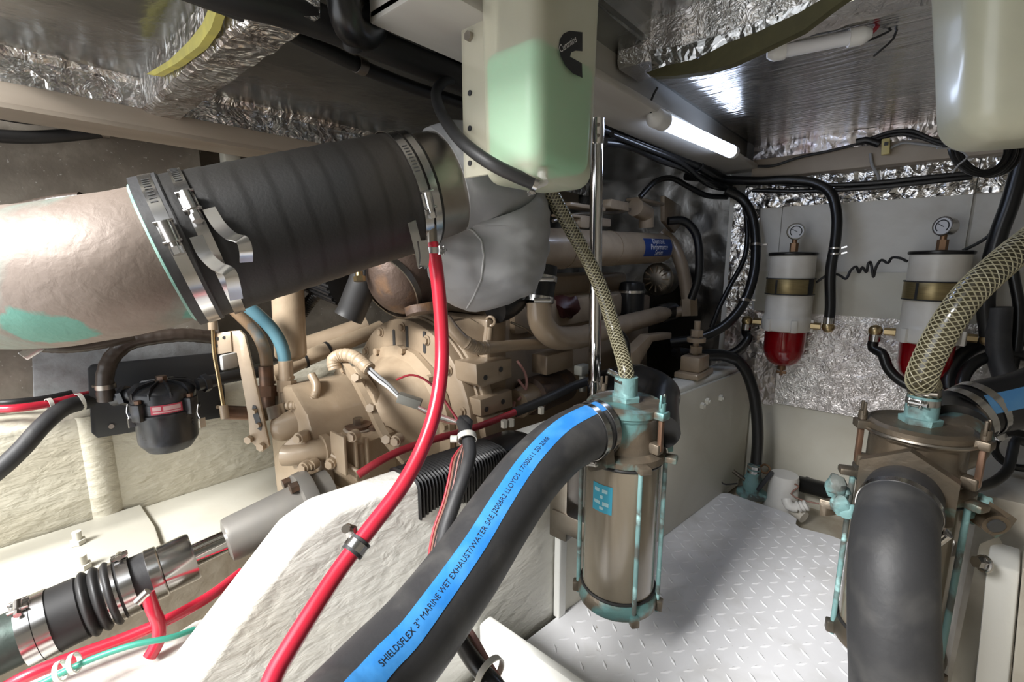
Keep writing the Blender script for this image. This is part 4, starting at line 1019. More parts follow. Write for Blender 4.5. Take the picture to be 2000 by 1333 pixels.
def bell(s, t, a):
    if t < 0.52: return 0.052
    if t > 0.90: return 0.049
    return 0.0475 + 0.0085 * abs(math.sin((t - 0.52) / 0.38 * PI * 3))
k1 = along(248)
obj('bellows', MB().tube([k0, k1], 0.05, 40, 0.0018, rf=bell), 'rubber', sl)
obj('carbon_ring', MB().cyl(k1, along(306), 0.0455, seg=40), 'rubber_dusty', sl)
obj('steel_rotor', MB().lathe(along(292), ax, [(0.044, 0), (0.047, 0.002), (0.047, 0.018), (0.045, 0.02)], 40), 'steel', sl)
for lab, px in (('aft steel clamp on the shaft seal bellows near the stern tube', 62), ('steel clamp on the shaft seal bellows beside the long black sleeve', 92), ('steel clamp on the forward end of the shaft seal bellows', 222), ('steel clamp on the shaft seal neck beside the red hose stub', 252)):
    cpt = along(px) if px < 200 else along(px)
    hose_clamp(lab, cpt, ax, 0.0525 if px < 200 else 0.0500, 0.017, V((0.2, -0.5, 1)) if px in (62, 92) else V((-0.3, -0.2, 1)), 'shaft seal clamps', screw=0.022, slots=px == 62, housing=px in (62, 252))
# lower red hoses and green wire beside the shaft
single('red_hose', MB().tube([V((-1.04, -0.42, 0.32))] + PP((-40, 1368, 0.66), (60, 1318, 0.68), (150, 1282, 0.71), (250, 1245, 0.745), (340, 1205, 0.78), (410, 1165, 0.83), (470, 1120, 0.90)), 0.0095, 18, 0.01), 'red_hose', 'red hose lying along the slope below the shaft seal', 'hose')
t = thing('red_hose_stub', 'short red hose stub hanging from the shaft seal clamp', 'hose', P(305, 1275, 0.74))
obj('hose_wall', MB().tube(PP((288, 1160, 0.745), (298, 1190, 0.745), (310, 1220, 0.75), (308, 1255, 0.748), (292, 1284, 0.74)), 0.0098, 18, 0.008), 'red_hose', t)
obj('nipple', MB().cyl(P(268, 1177, 0.735), P(290, 1156, 0.742), 0.007, seg=12), 'steel', t)
single('green_wire', MB().tube([V((-1.0, -0.42, 0.335))] + PP((60, 1345, 0.655), (130, 1310, 0.67), (200, 1280, 0.685), (270, 1258, 0.70), (330, 1247, 0.72), (380, 1230, 0.75)), 0.0045, 10, 0.01), 'green_wire', 'thin green and white wire along the lower red hose', 'wire')
for i, (x, y, d) in enumerate(((145, 1296, 0.672), (118, 1312, 0.662))):
    single('cable_tie', MB().band(P(x, y, d), P(200, 1280, 0.685) - P(130, 1310, 0.67), 0.0125, 0.006, 0.0018, 20), 'tie_white', ['white cable tie on the green wire nearest the shaft seal', 'white cable tie on the green wire nearest the lower left corner'][i], 'cable tie', 'ties on the green wire')
# ================================================================== ENGINE
EXc, EZc = -1.095, 0.472
en = thing('diesel_engine', 'tan painted marine diesel engine between the bearers', 'engine', (EXc, 1.4, 0.1))
yv = V((0, 1, 0))
fw = MB().lathe((EXc, 0.775, EZc), yv, [(0.10, 0), (0.262, 0.0), (0.274, 0.006), (0.277, 0.020), (0.277, 0.035), (0.283, 0.037), (0.283, 0.046), (0.290, 0.048), (0.294, 0.054), (0.294, 0.078), (0.25, 0.082)], 72)
hs = obj('flywheel_housing', fw, 'engine_tan', en)
for (x, y, ang) in ((770, 656, 0), (795, 650, 0), (829, 661, 0)):
    c = OY(x, y + 8, 0.7745)
    s = MB()
    h = 0.031; w = 0.0062
    poly = [c + V((w * math.cos(a), 0, (h - w if math.sin(a) > 0 else -(h - w)) + w * math.sin(a))) for a in [2 * PI * k / 12 + 0.01 for k in range(12)]]
    s.prism(poly, (0, -0.0012, 0)); obj('vent_slot', s, 'slot_dark', hs)
for k in range(14):
    a = 2 * PI * k / 14 + 0.22; c = V((EXc + 0.252 * math.cos(a), 0.775, EZc + 0.252 * math.sin(a)))
    obj('housing_bolt', MB().hexa(c, c - yv * 0.010, 0.010).cyl(c, c - yv * 0.003, 0.014, seg=14), 'engine_tan', hs)
blk = MB().box((-1.08, 1.44, 0.46), (0.36, 1.08, 0.60), bev=0.012)
obj('block', blk, 'engine_tan', en)
obj('rear_plate', MB().box((-1.04, 0.90, 0.56), (0.40, 0.08, 0.40), bev=0.01), 'engine_tan', en)
for (poly, dep, holes) in ((((930, 712), (1000, 700), (1000, 738), (942, 758), (932, 752)), 0.05, ((948, 738), (978, 722))),
                           (((938, 782), (1000, 762), (1002, 796), (940, 815)), 0.05, ((950, 800), (982, 785))),
                           (((944, 818), (984, 806), (984, 840), (950, 858)), 0.035, ())):
    pd = obj('mount_pad', MB().prism([OX(x, y, -0.795) for x, y in poly], (-dep * 1.6, 0, 0), 0.003), 'engine_tan', en)
    for (x, y) in holes:
        c = OX(x, y, -0.7945); obj('bolt_hole', MB().cyl(c, c + V((0.0012, 0, 0)), 0.007, seg=14), 'slot_dark', pd)
obj('valve_cover', MB().box((-1.09, 1.42, 0.80), (0.22, 0.98, 0.12), bev=0.02), 'engine_tan', en)
obj('intake_manifold', MB().box((-0.93, 1.42, 0.74), (0.10, 0.80, 0.10), bev=0.02).displace(0.003, 12), 'engine_tan', en)
# heat exchanger with blue decal
hx0, hx1 = V((-0.845, 1.04, 0.945)), V((-0.845, 1.97, 0.965))
hx = obj('heat_exchanger', MB().tube([hx0, hx1], 0.061, 40, 0.02, rf=lambda s, t, a: 0.061 * (math.sqrt(max(0.02, 1 - ((t - 0.94) / 0.06) ** 2)) if t > 0.94 else 1.0)), 'engine_tan', en)
hxa = (hx1 - hx0).normalized()
for k in (0.17, 0.48):
    obj('exchanger_band', MB().band(hx0.lerp(hx1, k), hxa, 0.0612, 0.008, 0.0015), 'engine_tan', hx)
hc = V((1, -0.32, 0.05)).normalized()
dec, dfr = surf_strip([hx0.lerp(hx1, 0.66), hx0.lerp(hx1, 0.93)], lambda t: hc, 0.061, 1.15, 0.0008, 8)
obj('decal', dec, 'blue_decal', hx, 'dark blue decal with white lettering')
LD = dfr[-1][4]
for i, (s, w) in enumerate((('Diamond', 0.05), ('Performance', 0.03), ('Series', 0.065))):
    obj('decal_lettering', text_mb(s, 0.030, place_on_strip(dfr, lambda t: hc, 0.061, LD * 0.5 - 0.0 , -0.22 + i * 0.36, 0.0016), align='CENTER'), 'white_print', hx)
obj('filler_neck', MB().cyl(OX(1262, 445, -0.86), OX(1262, 415, -0.86), 0.030, seg=20).cyl(OX(1262, 418, -0.86), OX(1240, 405, -0.86), 0.034, seg=20), 'engine_tan', en)
obj('bracket_plate', MB().prism([OX(x, y, -0.87) for x, y in ((1298, 382), (1330, 402), (1330, 440), (1318, 455), (1298, 432))], (-0.02, 0, 0), 0.002), 'engine_tan', en)
for i, (x0, y0, x1, y1) in enumerate(((1100, 398, 1170, 412), (1180, 392, 1215, 412), (1090, 420, 1180, 432), (1120, 425, 1138, 445), (1235, 390, 1290, 400), (1150, 430, 1180, 442))):
    a, b = OX(x0, y0, -0.90), OX(x1, y1, -0.90)
    obj('fuel_rail_block', MB().box((a + b) / 2, (0.06, abs(b.y - a.y), abs(a.z - b.z) + 0.01), bev=0.006), 'engine_tan', en)
obj('rail_pipe', MB().tube([OX(1080, 432, -0.89), OX(1120, 420, -0.88), OX(1200, 416, -0.88), OX(1235, 408, -0.88)], 0.006, 8), 'dull_steel', en)
# charge air pipe sweeping from the boot to the front of the engine
cp = [P(1058, 540, 1.25), P(1052, 590, 1.25), P(1056, 628, 1.26), P(1078, 656, 1.30), P(1125, 660, 1.40), P(1180, 645, 1.55), P(1240, 628, 1.75), P(1305, 610, 2.0)]
obj('charge_pipe', MB().tube(cp[1:], 0.0345, 28, 0.012), 'engine_tan', en)
obj('pipe_boot', MB().tube([P(1062, 520, 1.25), P(1054, 588, 1.25)], 0.0375, 28, 0.01), 'rubber_gloss', en)
for (x, y) in ((1060, 545), (1054, 585)):
    c = P(x, y, 1.25); obj('boot_clamp', MB().band(c, cp[0] - cp[1], 0.038, 0.015, 0.0015).cyl(c + V((0.012, -0.040, 0.0)), c + V((0.045, -0.012, 0.0)), 0.007, seg=12), 'steel', en)
obj('pipe_coupling', MB().tube([P(1286, 615, 1.94), P(1312, 608, 2.03)], 0.040, 24, 0.02), 'rubber_gloss', en)
cpp = [P(1290, 455, 2.0), P(1312, 475, 1.99), P(1330, 515, 1.98), P(1340, 560, 1.98), P(1345, 600, 1.98)]
obj('coolant_pipe', MB().tube(cpp, 0.027, 22, 0.012), 'engine_tan', en)
obj('pipe_union', MB().hexa(P(1345, 585, 1.975), P(1346, 618, 1.975), 0.036).cyl(P(1346, 604, 1.975), P(1315, 612, 2.0), 0.022, seg=16), 'engine_tan', en)
obj('alternator', MB().lathe(OX(1290, 545, -0.92), yv * -1, [(0.055, -0.06), (0.074, -0.05), (0.076, 0.03), (0.06, 0.045), (0.03, 0.05)], 32), 'dull_steel', en)
for k in range(12):
    a = 2 * PI * k / 12; ac = OX(1290, 545, -0.92) - yv * 0.048; e = V((math.cos(a), 0, math.sin(a)))
    obj('alternator_fin', MB().box(ac + e * 0.045, (0.006, 0.006, 0.03), Matrix.Rotation(-a + PI / 2, 3, 'Y')), 'engine_tan', en)
oc = OX(1235, 545, -0.86)
obj('oil_filter', MB().lathe(oc - V((0, 0, 0.16)), (0, 0, 1), [(0.04, 0), (0.05, 0.006), (0.05, 0.13), (0.045, 0.145), (0.03, 0.15)], 28), 'rubber_gloss', en)
obj('filter_band', MB().band(oc - V((0, 0, 0.05)), (0, 0, 1), 0.0505, 0.010, 0.001), 'steel', en)
# ribbed drain pipe bending along the block
dp = PP((868, 622, 1.10), (885, 645, 1.10), (908, 668, 1.11), (932, 680, 1.14), (958, 679, 1.18), (1010, 675, 1.26), (1080, 670, 1.38), (1150, 660, 1.52))
obj('drain_pipe', MB().tube(dp, 0.0155, 18, 0.003, rf=lambda s, t, a: 0.0155 + (0.0022 * (0.5 + 0.5 * math.sin(s * 900)) if 0.075 < s < 0.155 else 0)), 'engine_tan', en)
ep_ = PP((905, 635, 1.22), (935, 622, 1.22), (955, 640, 1.22), (950, 668, 1.22), (920, 668, 1.22))
obj('lifting_bracket', MB().prism([P(885, 628, 1.20), P(918, 622, 1.20), P(950, 640, 1.22), P(962, 668, 1.24), P(925, 668, 1.22)], V((-0.03, 0.02, 0)), 0.004), 'engine_tan', en)
obj('eye_bolt', MB().torus(P(958, 628, 1.22), V((0.4, -1, 0)), 0.012, 0.004, 20, 8).cyl(P(957, 640, 1.22), P(955, 665, 1.22), 0.009, seg=12), 'engine_tan', en)
obj('black_sump_hose', MB().tube(PP((965, 600, 1.22), (990, 590, 1.25), (1015, 560, 1.28), (1030, 530, 1.3)), 0.045, 20), 'rubber_gloss', en)
# front mount on the bearer
for (nm, mb) in (('mount_bracket', MB().prism([OX(x, y, -0.70) for x, y in ((1235, 690), (1270, 655), (1312, 650), (1312, 662), (1275, 668), (1240, 730))], (-0.04, 0, 0), 0.003)),
                 ('mount_base', MB().box(V((XR(1.66) - 0.045, 1.66, 0.512)), (0.085, 0.16, 0.02), bev=0.004)),
                 ('mount_block', MB().box(V((XR(1.66) - 0.045, 1.66, 0.55)), (0.07, 0.10, 0.055), bev=0.006)),
                 ('mount_stud', MB().cyl(V((XR(1.66) - 0.045, 1.66, 0.57)), V((XR(1.66) - 0.045, 1.66, 0.70)), 0.011, seg=14)),
                 ('mount_nut', MB().hexa(V((XR(1.66) - 0.045, 1.66, 0.585)), V((XR(1.66) - 0.045, 1.66, 0.61)), 0.022)),
                 ('mount_nut', MB().hexa(V((XR(1.66) - 0.045, 1.66, 0.645)), V((XR(1.66) - 0.045, 1.66, 0.668)), 0.022)),
                 ('mount_washer', MB().cyl(V((XR(1.66) - 0.045, 1.66, 0.625)), V((XR(1.66) - 0.045, 1.66, 0.640)), 0.032, seg=20))):
    obj(nm, mb, 'engine_tan', en)
# starter and electrics low on the block
obj('starter_motor', MB().cyl(P(1035, 775, 1.34), P(1098, 752, 1.52), 0.055, seg=26), 'rust', en)
obj('starter_nose', MB().cyl(P(1010, 790, 1.30), P(1038, 774, 1.35), 0.042, seg=22), 'engine_tan', en)
obj('relay_box', MB().box(P(1080, 705, 1.42), (0.06, 0.14, 0.06), bev=0.006), 'engine_tan', en)
obj('sensor_plug', MB().box(P(1137, 722, 1.42), (0.03, 0.05, 0.03), bev=0.004).cyl(P(1137, 728, 1.42), P(1138, 765, 1.42), 0.010, seg=12), 'grey_connector', en)
for (i, pts_) in enumerate((((1010, 705, 1.3), (1026, 730, 1.3), (1028, 760, 1.3), (1012, 782, 1.28)), ((1012, 742, 1.3), (1028, 765, 1.3), (1030, 790, 1.3), (1008, 800, 1.29)), ((1005, 785, 1.28), (1003, 800, 1.28), (1012, 815, 1.28)))):
    obj('engine_wire', MB().tube(PP(*pts_), 0.004, 8), 'pink_wire', en)
obj('pipe_strap', MB().tube(PP((998, 630, 1.25), (1030, 645, 1.28), (1050, 660, 1.3)), 0.003, 6), 'dull_steel', en)
obj('red_pump', MB().ball(P(1100, 600, 1.55), 0.05, 16, 10, (1, 1, 0.8)).displace(0.02, 25), 'maroon', en)
obj('hanging_hose', MB().tube(PP((1200, 640, 1.35), (1222, 665, 1.38), (1225, 700, 1.4), (1222, 735, 1.4)), 0.010, 12), 'rubber_gloss', en)

# ================================================================== TURBO AND AIR INTAKE
tb = thing('turbocharger', 'rusty cast turbocharger housing under the exhaust hose', 'turbocharger', P(800, 610, 1.2))
obj('housing', MB().ball(P(790, 535, 1.18), 0.098, 30, 20, (0.92, 1.0, 1.05)).displace(0.004, 18), 'rust', tb)
obj('flange', MB().cyl(P(825, 596, 1.15), P(828, 612, 1.15), 0.045, seg=20).displace(0.002, 40), 'rust', tb)
obj('elbow', MB().tube(PP((750, 520, 1.20), (725, 515, 1.20), (710, 500, 1.2)), 0.032, 18), 'dull_steel', tb)
vb = P(762, 560, 1.15)
obj('v_band', MB().band(vb, P(800, 530, 1.20) - vb, 0.088, 0.016, 0.004, 48), 'dull_steel', tb)
obj('v_band_bolt', MB().cyl(P(700, 515, 1.1), P(702, 545, 1.1), 0.009, seg=12).hexa(P(702, 540, 1.1), P(703, 550, 1.1), 0.014), 'brass', tb)
ib = thing('intake_boot', 'black rubber intake boot hanging beside the turbocharger', 'hose', P(680, 620, 1.18))
obj('boot', MB().tube(PP((720, 520, 1.16), (712, 545, 1.16), (698, 580, 1.17), (686, 610, 1.18), (680, 622, 1.18)), 0.036, 24), 'rubber', ib)
af = thing('air_filter', 'black pleated air filter half hidden under the exhaust hose', 'air filter', P(650, 560, 1.26))
f0, f1 = P(622, 520, 1.30), P(690, 545, 1.22)
obj('core', MB().cyl(f0, f1, 0.075, seg=40), 'rubber', af)
pl_ = MB()
n_, b_, a_ = basis(f1 - f0)
for k in range(30):
    a = 2 * PI * k / 30; e = n_ * math.cos(a) + b_ * math.sin(a)
    pl_.tube([f0 + e * 0.078, f1 + e * 0.078], 0.0045, 6, smooth=False)
o = obj('pleats', pl_, 'rubber_gloss', af); o['kind'] = 'stuff'
single('breather_pipe', MB().tube(PP((630, 562, 1.26), (605, 590, 1.27), (580, 625, 1.28), (560, 650, 1.3)), 0.0165, 18, 0.003, rf=lambda s, t, a: 0.0165 + 0.001 * math.sin(s * 1000)), 'rubber_gloss', 'ribbed black pipe slanting down from the pleated air filter', 'pipe')
single('support_pipe', MB().tube([P(561, 545, 1.22), P(568, 692, 1.24)], 0.040, 26, 0.02).ball(P(568, 692, 1.24), 0.040, 20, 10, (1, 1, 0.5)), 'gear_tan', 'thick tan vertical pipe beside the blue gearbox hoses', 'pipe')
single('coolant_pipe', MB().tube(PP((530, 735, 1.30), (600, 700, 1.38), (680, 668, 1.47), (745, 640, 1.55)), 0.024, 20), 'gear_tan', 'tan pipe with cable ties running past the flywheel housing', 'pipe')
single('exhaust_pipe', MB().tube(PP((575, 690, 1.45), (640, 668, 1.5), (720, 640, 1.55)), 0.040, 22), 'engine_tan', 'wide tan pipe above the tied coolant pipe', 'pipe')
pa = P(680, 668, 1.47) - P(600, 700, 1.38)
for i, (x, y, d) in enumerate(((594, 703, 1.375), (640, 684, 1.425))):
    single('cable_tie', MB().band(P(x, y, d), pa, 0.0245, 0.008, 0.002, 20), 'rubber', ['dark cable tie on the tan pipe, nearest the blue hoses', 'dark cable tie on the tan pipe, nearest the flywheel housing'][i], 'cable tie', 'ties on the tan pipe')

# ================================================================== GEARBOX
gb = thing('gearbox', 'tan painted marine gearbox bolted to the flywheel housing', 'gearbox', (EXc, 0.58, 0.2))
ym = V((0, -1, 0))
gcase = MB().lathe((EXc + 0.0, 0.772, EZc - 0.02), ym, [(0.222, 0), (0.222, 0.018), (0.192, 0.028), (0.165, 0.07), (0.130, 0.12), (0.11, 0.15)], 18)
bell = obj('bell_housing', gcase, 'gear_tan', gb, angle=25)
for k in range(10):
    a = 2 * PI * k / 10 + 0.15; c = V((EXc + 0.208 * math.cos(a), 0.752, EZc - 0.02 + 0.216 * math.sin(a)))
    obj('bell_bolt', MB().hexa(c, c - yv * 0.012, 0.011), 'gear_tan', bell)
sec = [(-1.27, 0.30), (-1.27, 0.52), (-1.21, 0.595), (-1.12, 0.61), (-1.04, 0.555), (-0.985, 0.44), (-0.97, 0.32), (-1.0, 0.24), (-1.2, 0.24)]
obj('case', MB().prism([V((x, 0.63, z)) for x, z in sec], (0, -0.17, 0), 0.010), 'gear_tan', gb)
fl_ = [(x * 1.0 + (x - EXc) * 0.10, z + (z - 0.43) * 0.10) for x, z in sec]
fg = obj('case_flange', MB().prism([V((x, 0.655, z)) for x, z in fl_], (0, -0.022, 0), 0.003), 'gear_tan', gb)
for i in range(len(fl_)):
    (xa, za), (xb, zb_) = fl_[i], fl_[(i + 1) % len(fl_)]
    c = V(((xa + xb) / 2 * 0.985 + EXc * 0.015, 0.633, (za + zb_) / 2 - 0.004)); obj('flange_bolt', MB().hexa(c, c - yv * 0.011, 0.0105), 'gear_tan', fg)
sec2 = [(-1.17, 0.30), (-1.17, 0.42), (-1.12, 0.47), (-1.05, 0.46), (-0.98, 0.40), (-0.98, 0.30)]
obj('rear_case', MB().prism([V((x, 0.47, z)) for x, z in sec2], (0, -0.045, 0), 0.008), 'gear_tan', gb)
# side box with the dipstick plate
bx0 = obj('sump_box', MB().prism([OZ(x, y, 0.50) for x, y in ((624, 850), (665, 828), (739, 822), (772, 842), (706, 868), (658, 867))], (0, 0, -0.11), 0.005), 'gear_tan', gb)
for (x, y) in ((662, 885), (684, 888), (706, 885)):
    obj('stiffening_rib', MB().box(OX(x, y, -0.93), (0.06, 0.007, 0.09), bev=0.002), 'gear_tan', bx0)
dc = OZ(700, 838, 0.50)
obj('dipstick_cap', MB().cyl(dc, dc + V((0, 0, 0.012)), 0.032, seg=20).cyl(dc + V((0.03, 0.03, 0)), dc + V((0.03, 0.03, 0.010)), 0.022, seg=16), 'copper_brown', bx0)
obj('cap_bolt', MB().hexa(dc + V((0, 0, 0.01)), dc + V((0, 0, 0.028)), 0.012), 'dull_steel', bx0)
obj('sealant', MB().torus(dc + V((0, 0, 0.002)), (0, 0, 1), 0.034, 0.004, 24, 6).displace(0.003, 60), 'tan_beam', bx0)
# control valve capsules
obj('control_valve', MB().tube(PP((535, 838, 1.135), (548, 836, 1.135), (590, 822, 1.15), (620, 812, 1.17)), 0.034, 26, 0.006, rf=lambda s, t, a: 0.034 * (1 if t > 0.12 else math.sqrt(max(0.05, 1 - ((0.12 - t) / 0.12) ** 2)))), 'gear_tan', gb)
obj('valve_collar', MB().cyl(P(528, 795, 1.14), P(535, 818, 1.14), 0.034, seg=24), 'dull_steel', gb)
obj('oil_pump', MB().tube(PP((556, 888, 1.06), (570, 888, 1.06), (620, 880, 1.07), (640, 878, 1.08)), 0.026, 24, 0.006), 'gear_tan', gb)
obj('pump_flange', MB().cyl(P(628, 880, 1.075), P(640, 877, 1.085), 0.036, seg=24), 'gear_tan', gb)
obj('pump_bracket', MB().prism([P(552, 870, 1.05), P(575, 850, 1.05), (P(590, 850, 1.05)), P(612, 905, 1.05), P(560, 905, 1.05)], V((-0.02, 0.03, 0)), 0.003), 'gear_tan', gb)
for (x, y, d) in ((596, 912, 1.03), (610, 908, 1.04), (586, 855, 1.045), (690, 852, 1.02), (775, 860, 1.02), (648, 905, 1.04)):
    c = P(x, y, d); obj('case_bolt', MB().hexa(c, c + V((0.006, -0.012, 0)), 0.010).cyl(c - V((0.004, -0.01, 0)), c + V((0.003, -0.006, 0)), 0.013, seg=12), 'gear_tan', gb)
rimp = PP((672, 712, 1.17), (694, 742, 1.13), (722, 795, 1.09), (755, 858, 1.04), (795, 905, 1.01))
obj('case_rim', MB().ribbon(rimp, V((1, -0.3, 0.35)), 0.030, 0.014), 'gear_tan', gb)
for (x, y, d) in ((697, 738, 1.115), (726, 797, 1.07), (757, 858, 1.025)):
    c = P(x, y, d); obj('rim_bolt', MB().hexa(c, c + V((0.007, -0.010, 0.003)), 0.0105), 'gear_tan', gb)
for (x, y, d) in ((690, 897, 1.05),):
    obj('web', MB().box(P(x, y, d), (0.03, 0.007, 0.10), bev=0.002), 'gear_tan', gb)
obj('web', MB().tube([P(648, 888, 1.04), P(705, 925, 1.03)], 0.005, 8), 'gear_tan', gb)
# hose unions on top
for (x, y, d) in ((522, 745, 1.17), (560, 735, 1.17)):
    a = P(x, y + 35, d); b = P(x, y, d)
    obj('hose_union', MB().hexa(a.lerp(b, 0.15), a.lerp(b, 0.75), 0.023).hexa(a.lerp(b, 0.85), b, 0.019).cyl(a - V((0, 0, 0.03)), b + V((0, 0, 0.04)), 0.017, seg=16), 'copper_brown' if x < 540 else 'engine_tan', gb)
# shift lever bracket
lv = thing('shift_bracket', 'tall tan slotted bracket for the shift cable beside the gearbox', 'bracket', P(505, 880, 1.10))
D = 1.09
armp = [(444, 648), (468, 646), (478, 656), (486, 690), (526, 872), (512, 884), (488, 862), (484, 812), (462, 690), (450, 688)]
obj('arm', MB().prism([P(x, y, D) for x, y in armp], V((-0.005, 0.006, 0)), 0.0012), 'gear_tan', lv)
obj('cable_tab', MB().prism([P(x, y, D - 0.004) for x, y in ((412, 652), (450, 648), (453, 688), (417, 694))], V((-0.004, 0.005, 0)), 0.0012), 'gear_tan', lv)
for (x, y) in ((425, 662), (438, 660), (423, 676)):
    obj('tab_hole', MB().cyl(P(x, y, D - 0.0045), P(x, y, D - 0.0055), 0.004, seg=10), 'slot_dark', lv)
sl_ = [(494, 792), (500, 793), (512, 832), (510, 842), (503, 838), (492, 803)]
obj('slot', MB().prism([P(x, y, D - 0.0006) for x, y in sl_], V((0.0006, -0.0008, 0))), 'slot_dark', lv)
for (x, y) in ((498, 803), (506, 830), (488, 858), (512, 872)):
    c = P(x, y, D - 0.002); obj('bracket_bolt', MB().hexa(c, c + V((0.006, -0.008, 0)), 0.0095 if y > 850 else 0.0065), 'gear_tan', lv)
rd = thing('shift_cable', 'thin steel shift cable rod hanging from the slotted bracket', 'cable', P(438, 815, 1.08))
obj('rod', MB().tube(PP((415, 630, 1.08), (418, 690, 1.082), (427, 740, 1.082), (438, 806, 1.08)), 0.0042, 10), 'brass', rd)
obj('rod_end', MB().cyl(P(436, 792, 1.08), P(440, 818, 1.08), 0.0095, seg=12), 'gear_tan', rd)
obj('cable_sleeve', MB().cyl(P(414, 610, 1.08), P(416, 645, 1.08), 0.010, seg=12), 'engine_tan', rd)
obj('pivot', MB().cyl(P(440, 806, 1.10), P(488, 808, 1.13), 0.017, seg=18), 'copper_brown', rd)
obj('white_tag', MB().box(P(447, 706, 1.2), (0.012, 0.045, 0.04), Matrix.Rotation(0.4, 3, 'Z'), 0.004), 'plastic_white', rd)
# hydraulic hoses
single('gearbox_hose', MB().tube(PP((440, 590, 1.10), (468, 615, 1.12), (502, 652, 1.15), (518, 690, 1.165), (522, 730, 1.17)), 0.0145, 18), 'blue_tan_hose', 'blue hose overpainted tan leading to the left gearbox union', 'hose', 'gearbox oil hoses')
single('gearbox_hose', MB().tube(PP((468, 588, 1.10), (500, 612, 1.12), (535, 648, 1.15), (552, 682, 1.165), (558, 720, 1.17)), 0.0155, 18), 'blue_hose', 'plain blue hose leading to the right gearbox union', 'hose', 'gearbox oil hoses')
# wiring loom with its plug
lm = thing('wiring_loom', 'tan sleeved wiring loom with grey plug lying over the gearbox', 'wiring', P(700, 745, 1.15))
obj('sleeve', MB().tube(PP((655, 722, 1.15), (652, 703, 1.15), (668, 694, 1.15), (690, 697, 1.14), (722, 722, 1.12)), 0.0165, 18, 0.003, rf=lambda s, t, a: 0.0165 + 0.0008 * math.sin(s * 800)), 'gear_tan', lm)
for k, (m_, o_) in enumerate((('rubber', 0), ('white_print', 4), ('grey_print', -3), ('plastic_white', 7))):
    obj('wire', MB().tube(PP((718, 718 + o_, 1.12), (740, 738 + o_, 1.10), (758, 752 + o_ * 0.8, 1.09), (778, 772 + o_ * 0.6, 1.08)), 0.0035, 8), m_, lm)
obj('plug', MB().box(P(800, 783, 1.06), (0.055, 0.026, 0.022), Matrix((P(822, 790, 1.05) - P(778, 772, 1.07), V((0.3, 0.8, 0.2)), V((0, 0.2, 1)))).transposed().normalized() if False else Matrix.Rotation(0.75, 3, 'Z') @ Matrix.Rotation(0.35, 3, 'Y'), 0.003), 'grey_connector', lm)
for k, (m_, o_) in enumerate((('pink_wire', 0), ('grey_connector', 5), ('brown_wire', 9), ('plastic_white', 2))):
    obj('wire', MB().tube(PP((818, 795 + o_ * 0.5, 1.05), (850, 808 + o_, 1.03), (880, 818 + o_, 1.0), (902, 828, 0.98)), 0.0028, 8), m_, lm)
single('red_wire', MB().tube(PP((775, 742, 1.08), (800, 733, 1.06), (830, 742, 1.02), (858, 768, 1.0), (880, 800, 0.99), (898, 826, 0.98)), 0.0026, 8), 'red_cable', 'thin red wire crossing the flywheel housing', 'wire')
single('grease_hose', MB().tube(PP((560, 793, 1.12), (590, 790, 1.12), (612, 778, 1.13), (618, 755, 1.14), (608, 732, 1.15)), 0.010, 14, 0.003, rf=lambda s, t, a: 0.010 + (0.001 * math.sin(s * 1200) if s < 0.08 else 0)), 'gear_tan', 'small tan sleeved hose curling over the gearbox valve', 'hose')

# ================================================================== ON THE BEARER
c0_, c1_ = V((XR(0.49) - 0.043, 0.49, 0.461)), V((XR(0.80) - 0.043, 0.80, 0.461))
cdt = thing('corrugated_conduit', 'black corrugated split conduit laid over the bearer top', 'conduit', c0_)
def saddle(y0, y1, n, of):
    """split sleeve bent over the bearer top"""
    vs = []; fs = []
    for i in range(n + 1):
        y = y0 + (y1 - y0) * i / n; o = of((y - y0), i / n); x = XR(y); lw = 0.425 + 0.012 * math.sin(i * 0.05)
        sec = [(o, lw), (o, 0.482), (-0.003 + o * 0.75, 0.494 + o * 0.75), (-0.014, 0.5 + o), (-0.044, 0.502 + o), (-0.074, 0.5 + o), (-0.085 - o * 0.75, 0.494 + o * 0.75), (-0.088 - o, 0.482), (-0.088 - o, 0.44)]
        sec += [(-0.088 - 0.0005, 0.44), (0.0005, lw)]
        vs += [V((x + a, y, b)) for a, b in sec]
    m = 11
    for i in range(n):
        for k in range(m): fs.append((i * m + k, i * m + (k + 1) % m, (i + 1) * m + (k + 1) % m, (i + 1) * m + k))
    fs.append(tuple(range(m - 1, -1, -1))); fs.append(tuple(n * m + k for k in range(m)))
    return MB().add(vs, fs)
obj('ribbed_part', saddle(0.49, 0.715, 150, lambda s, t: 0.006 + 0.0022 * math.sin(s * 2 * PI / 0.0075)), 'rubber_gloss', cdt, angle=60)
obj('smooth_end', saddle(0.71, 0.81, 12, lambda s, t: 0.009 - 0.006 * max(0, t - 0.75) * 4), 'rubber_gloss', cdt)
single('red_cable', MB().tube(PP((700, 928, 0.93), (735, 905, 0.95), (780, 882, 0.985), (850, 858, 1.04), (905, 843, 1.09), (960, 824, 1.15), (1012, 803, 1.22)), 0.0085, 14), 'red_cable', 'dull red cable lying along the bearer top', 'cable')
single('black_cable', MB().tube(PP((1005, 806, 1.215), (1045, 790, 1.25), (1080, 774, 1.29), (1120, 755, 1.36), (1180, 735, 1.45)), 0.013, 14), 'rubber', 'black cable continuing the red cable along the bearer top', 'cable')
for i, (x, y, d) in enumerate(((985, 826, 1.14), (998, 824, 1.15), (1057, 800, 1.24))):
    c = P(x, y, d); single('screw_cap', MB().hexa(c - V((0, 0, 0.012)), c + V((0, 0, 0.006)), 0.009), 'dirty_white', ['pale screw cap on the bearer top, nearest the conduit', 'pale screw cap on the bearer top, middle of three', 'pale screw cap on the bearer top, nearest the chrome post'][i], 'screw', 'screw caps on the bearer')
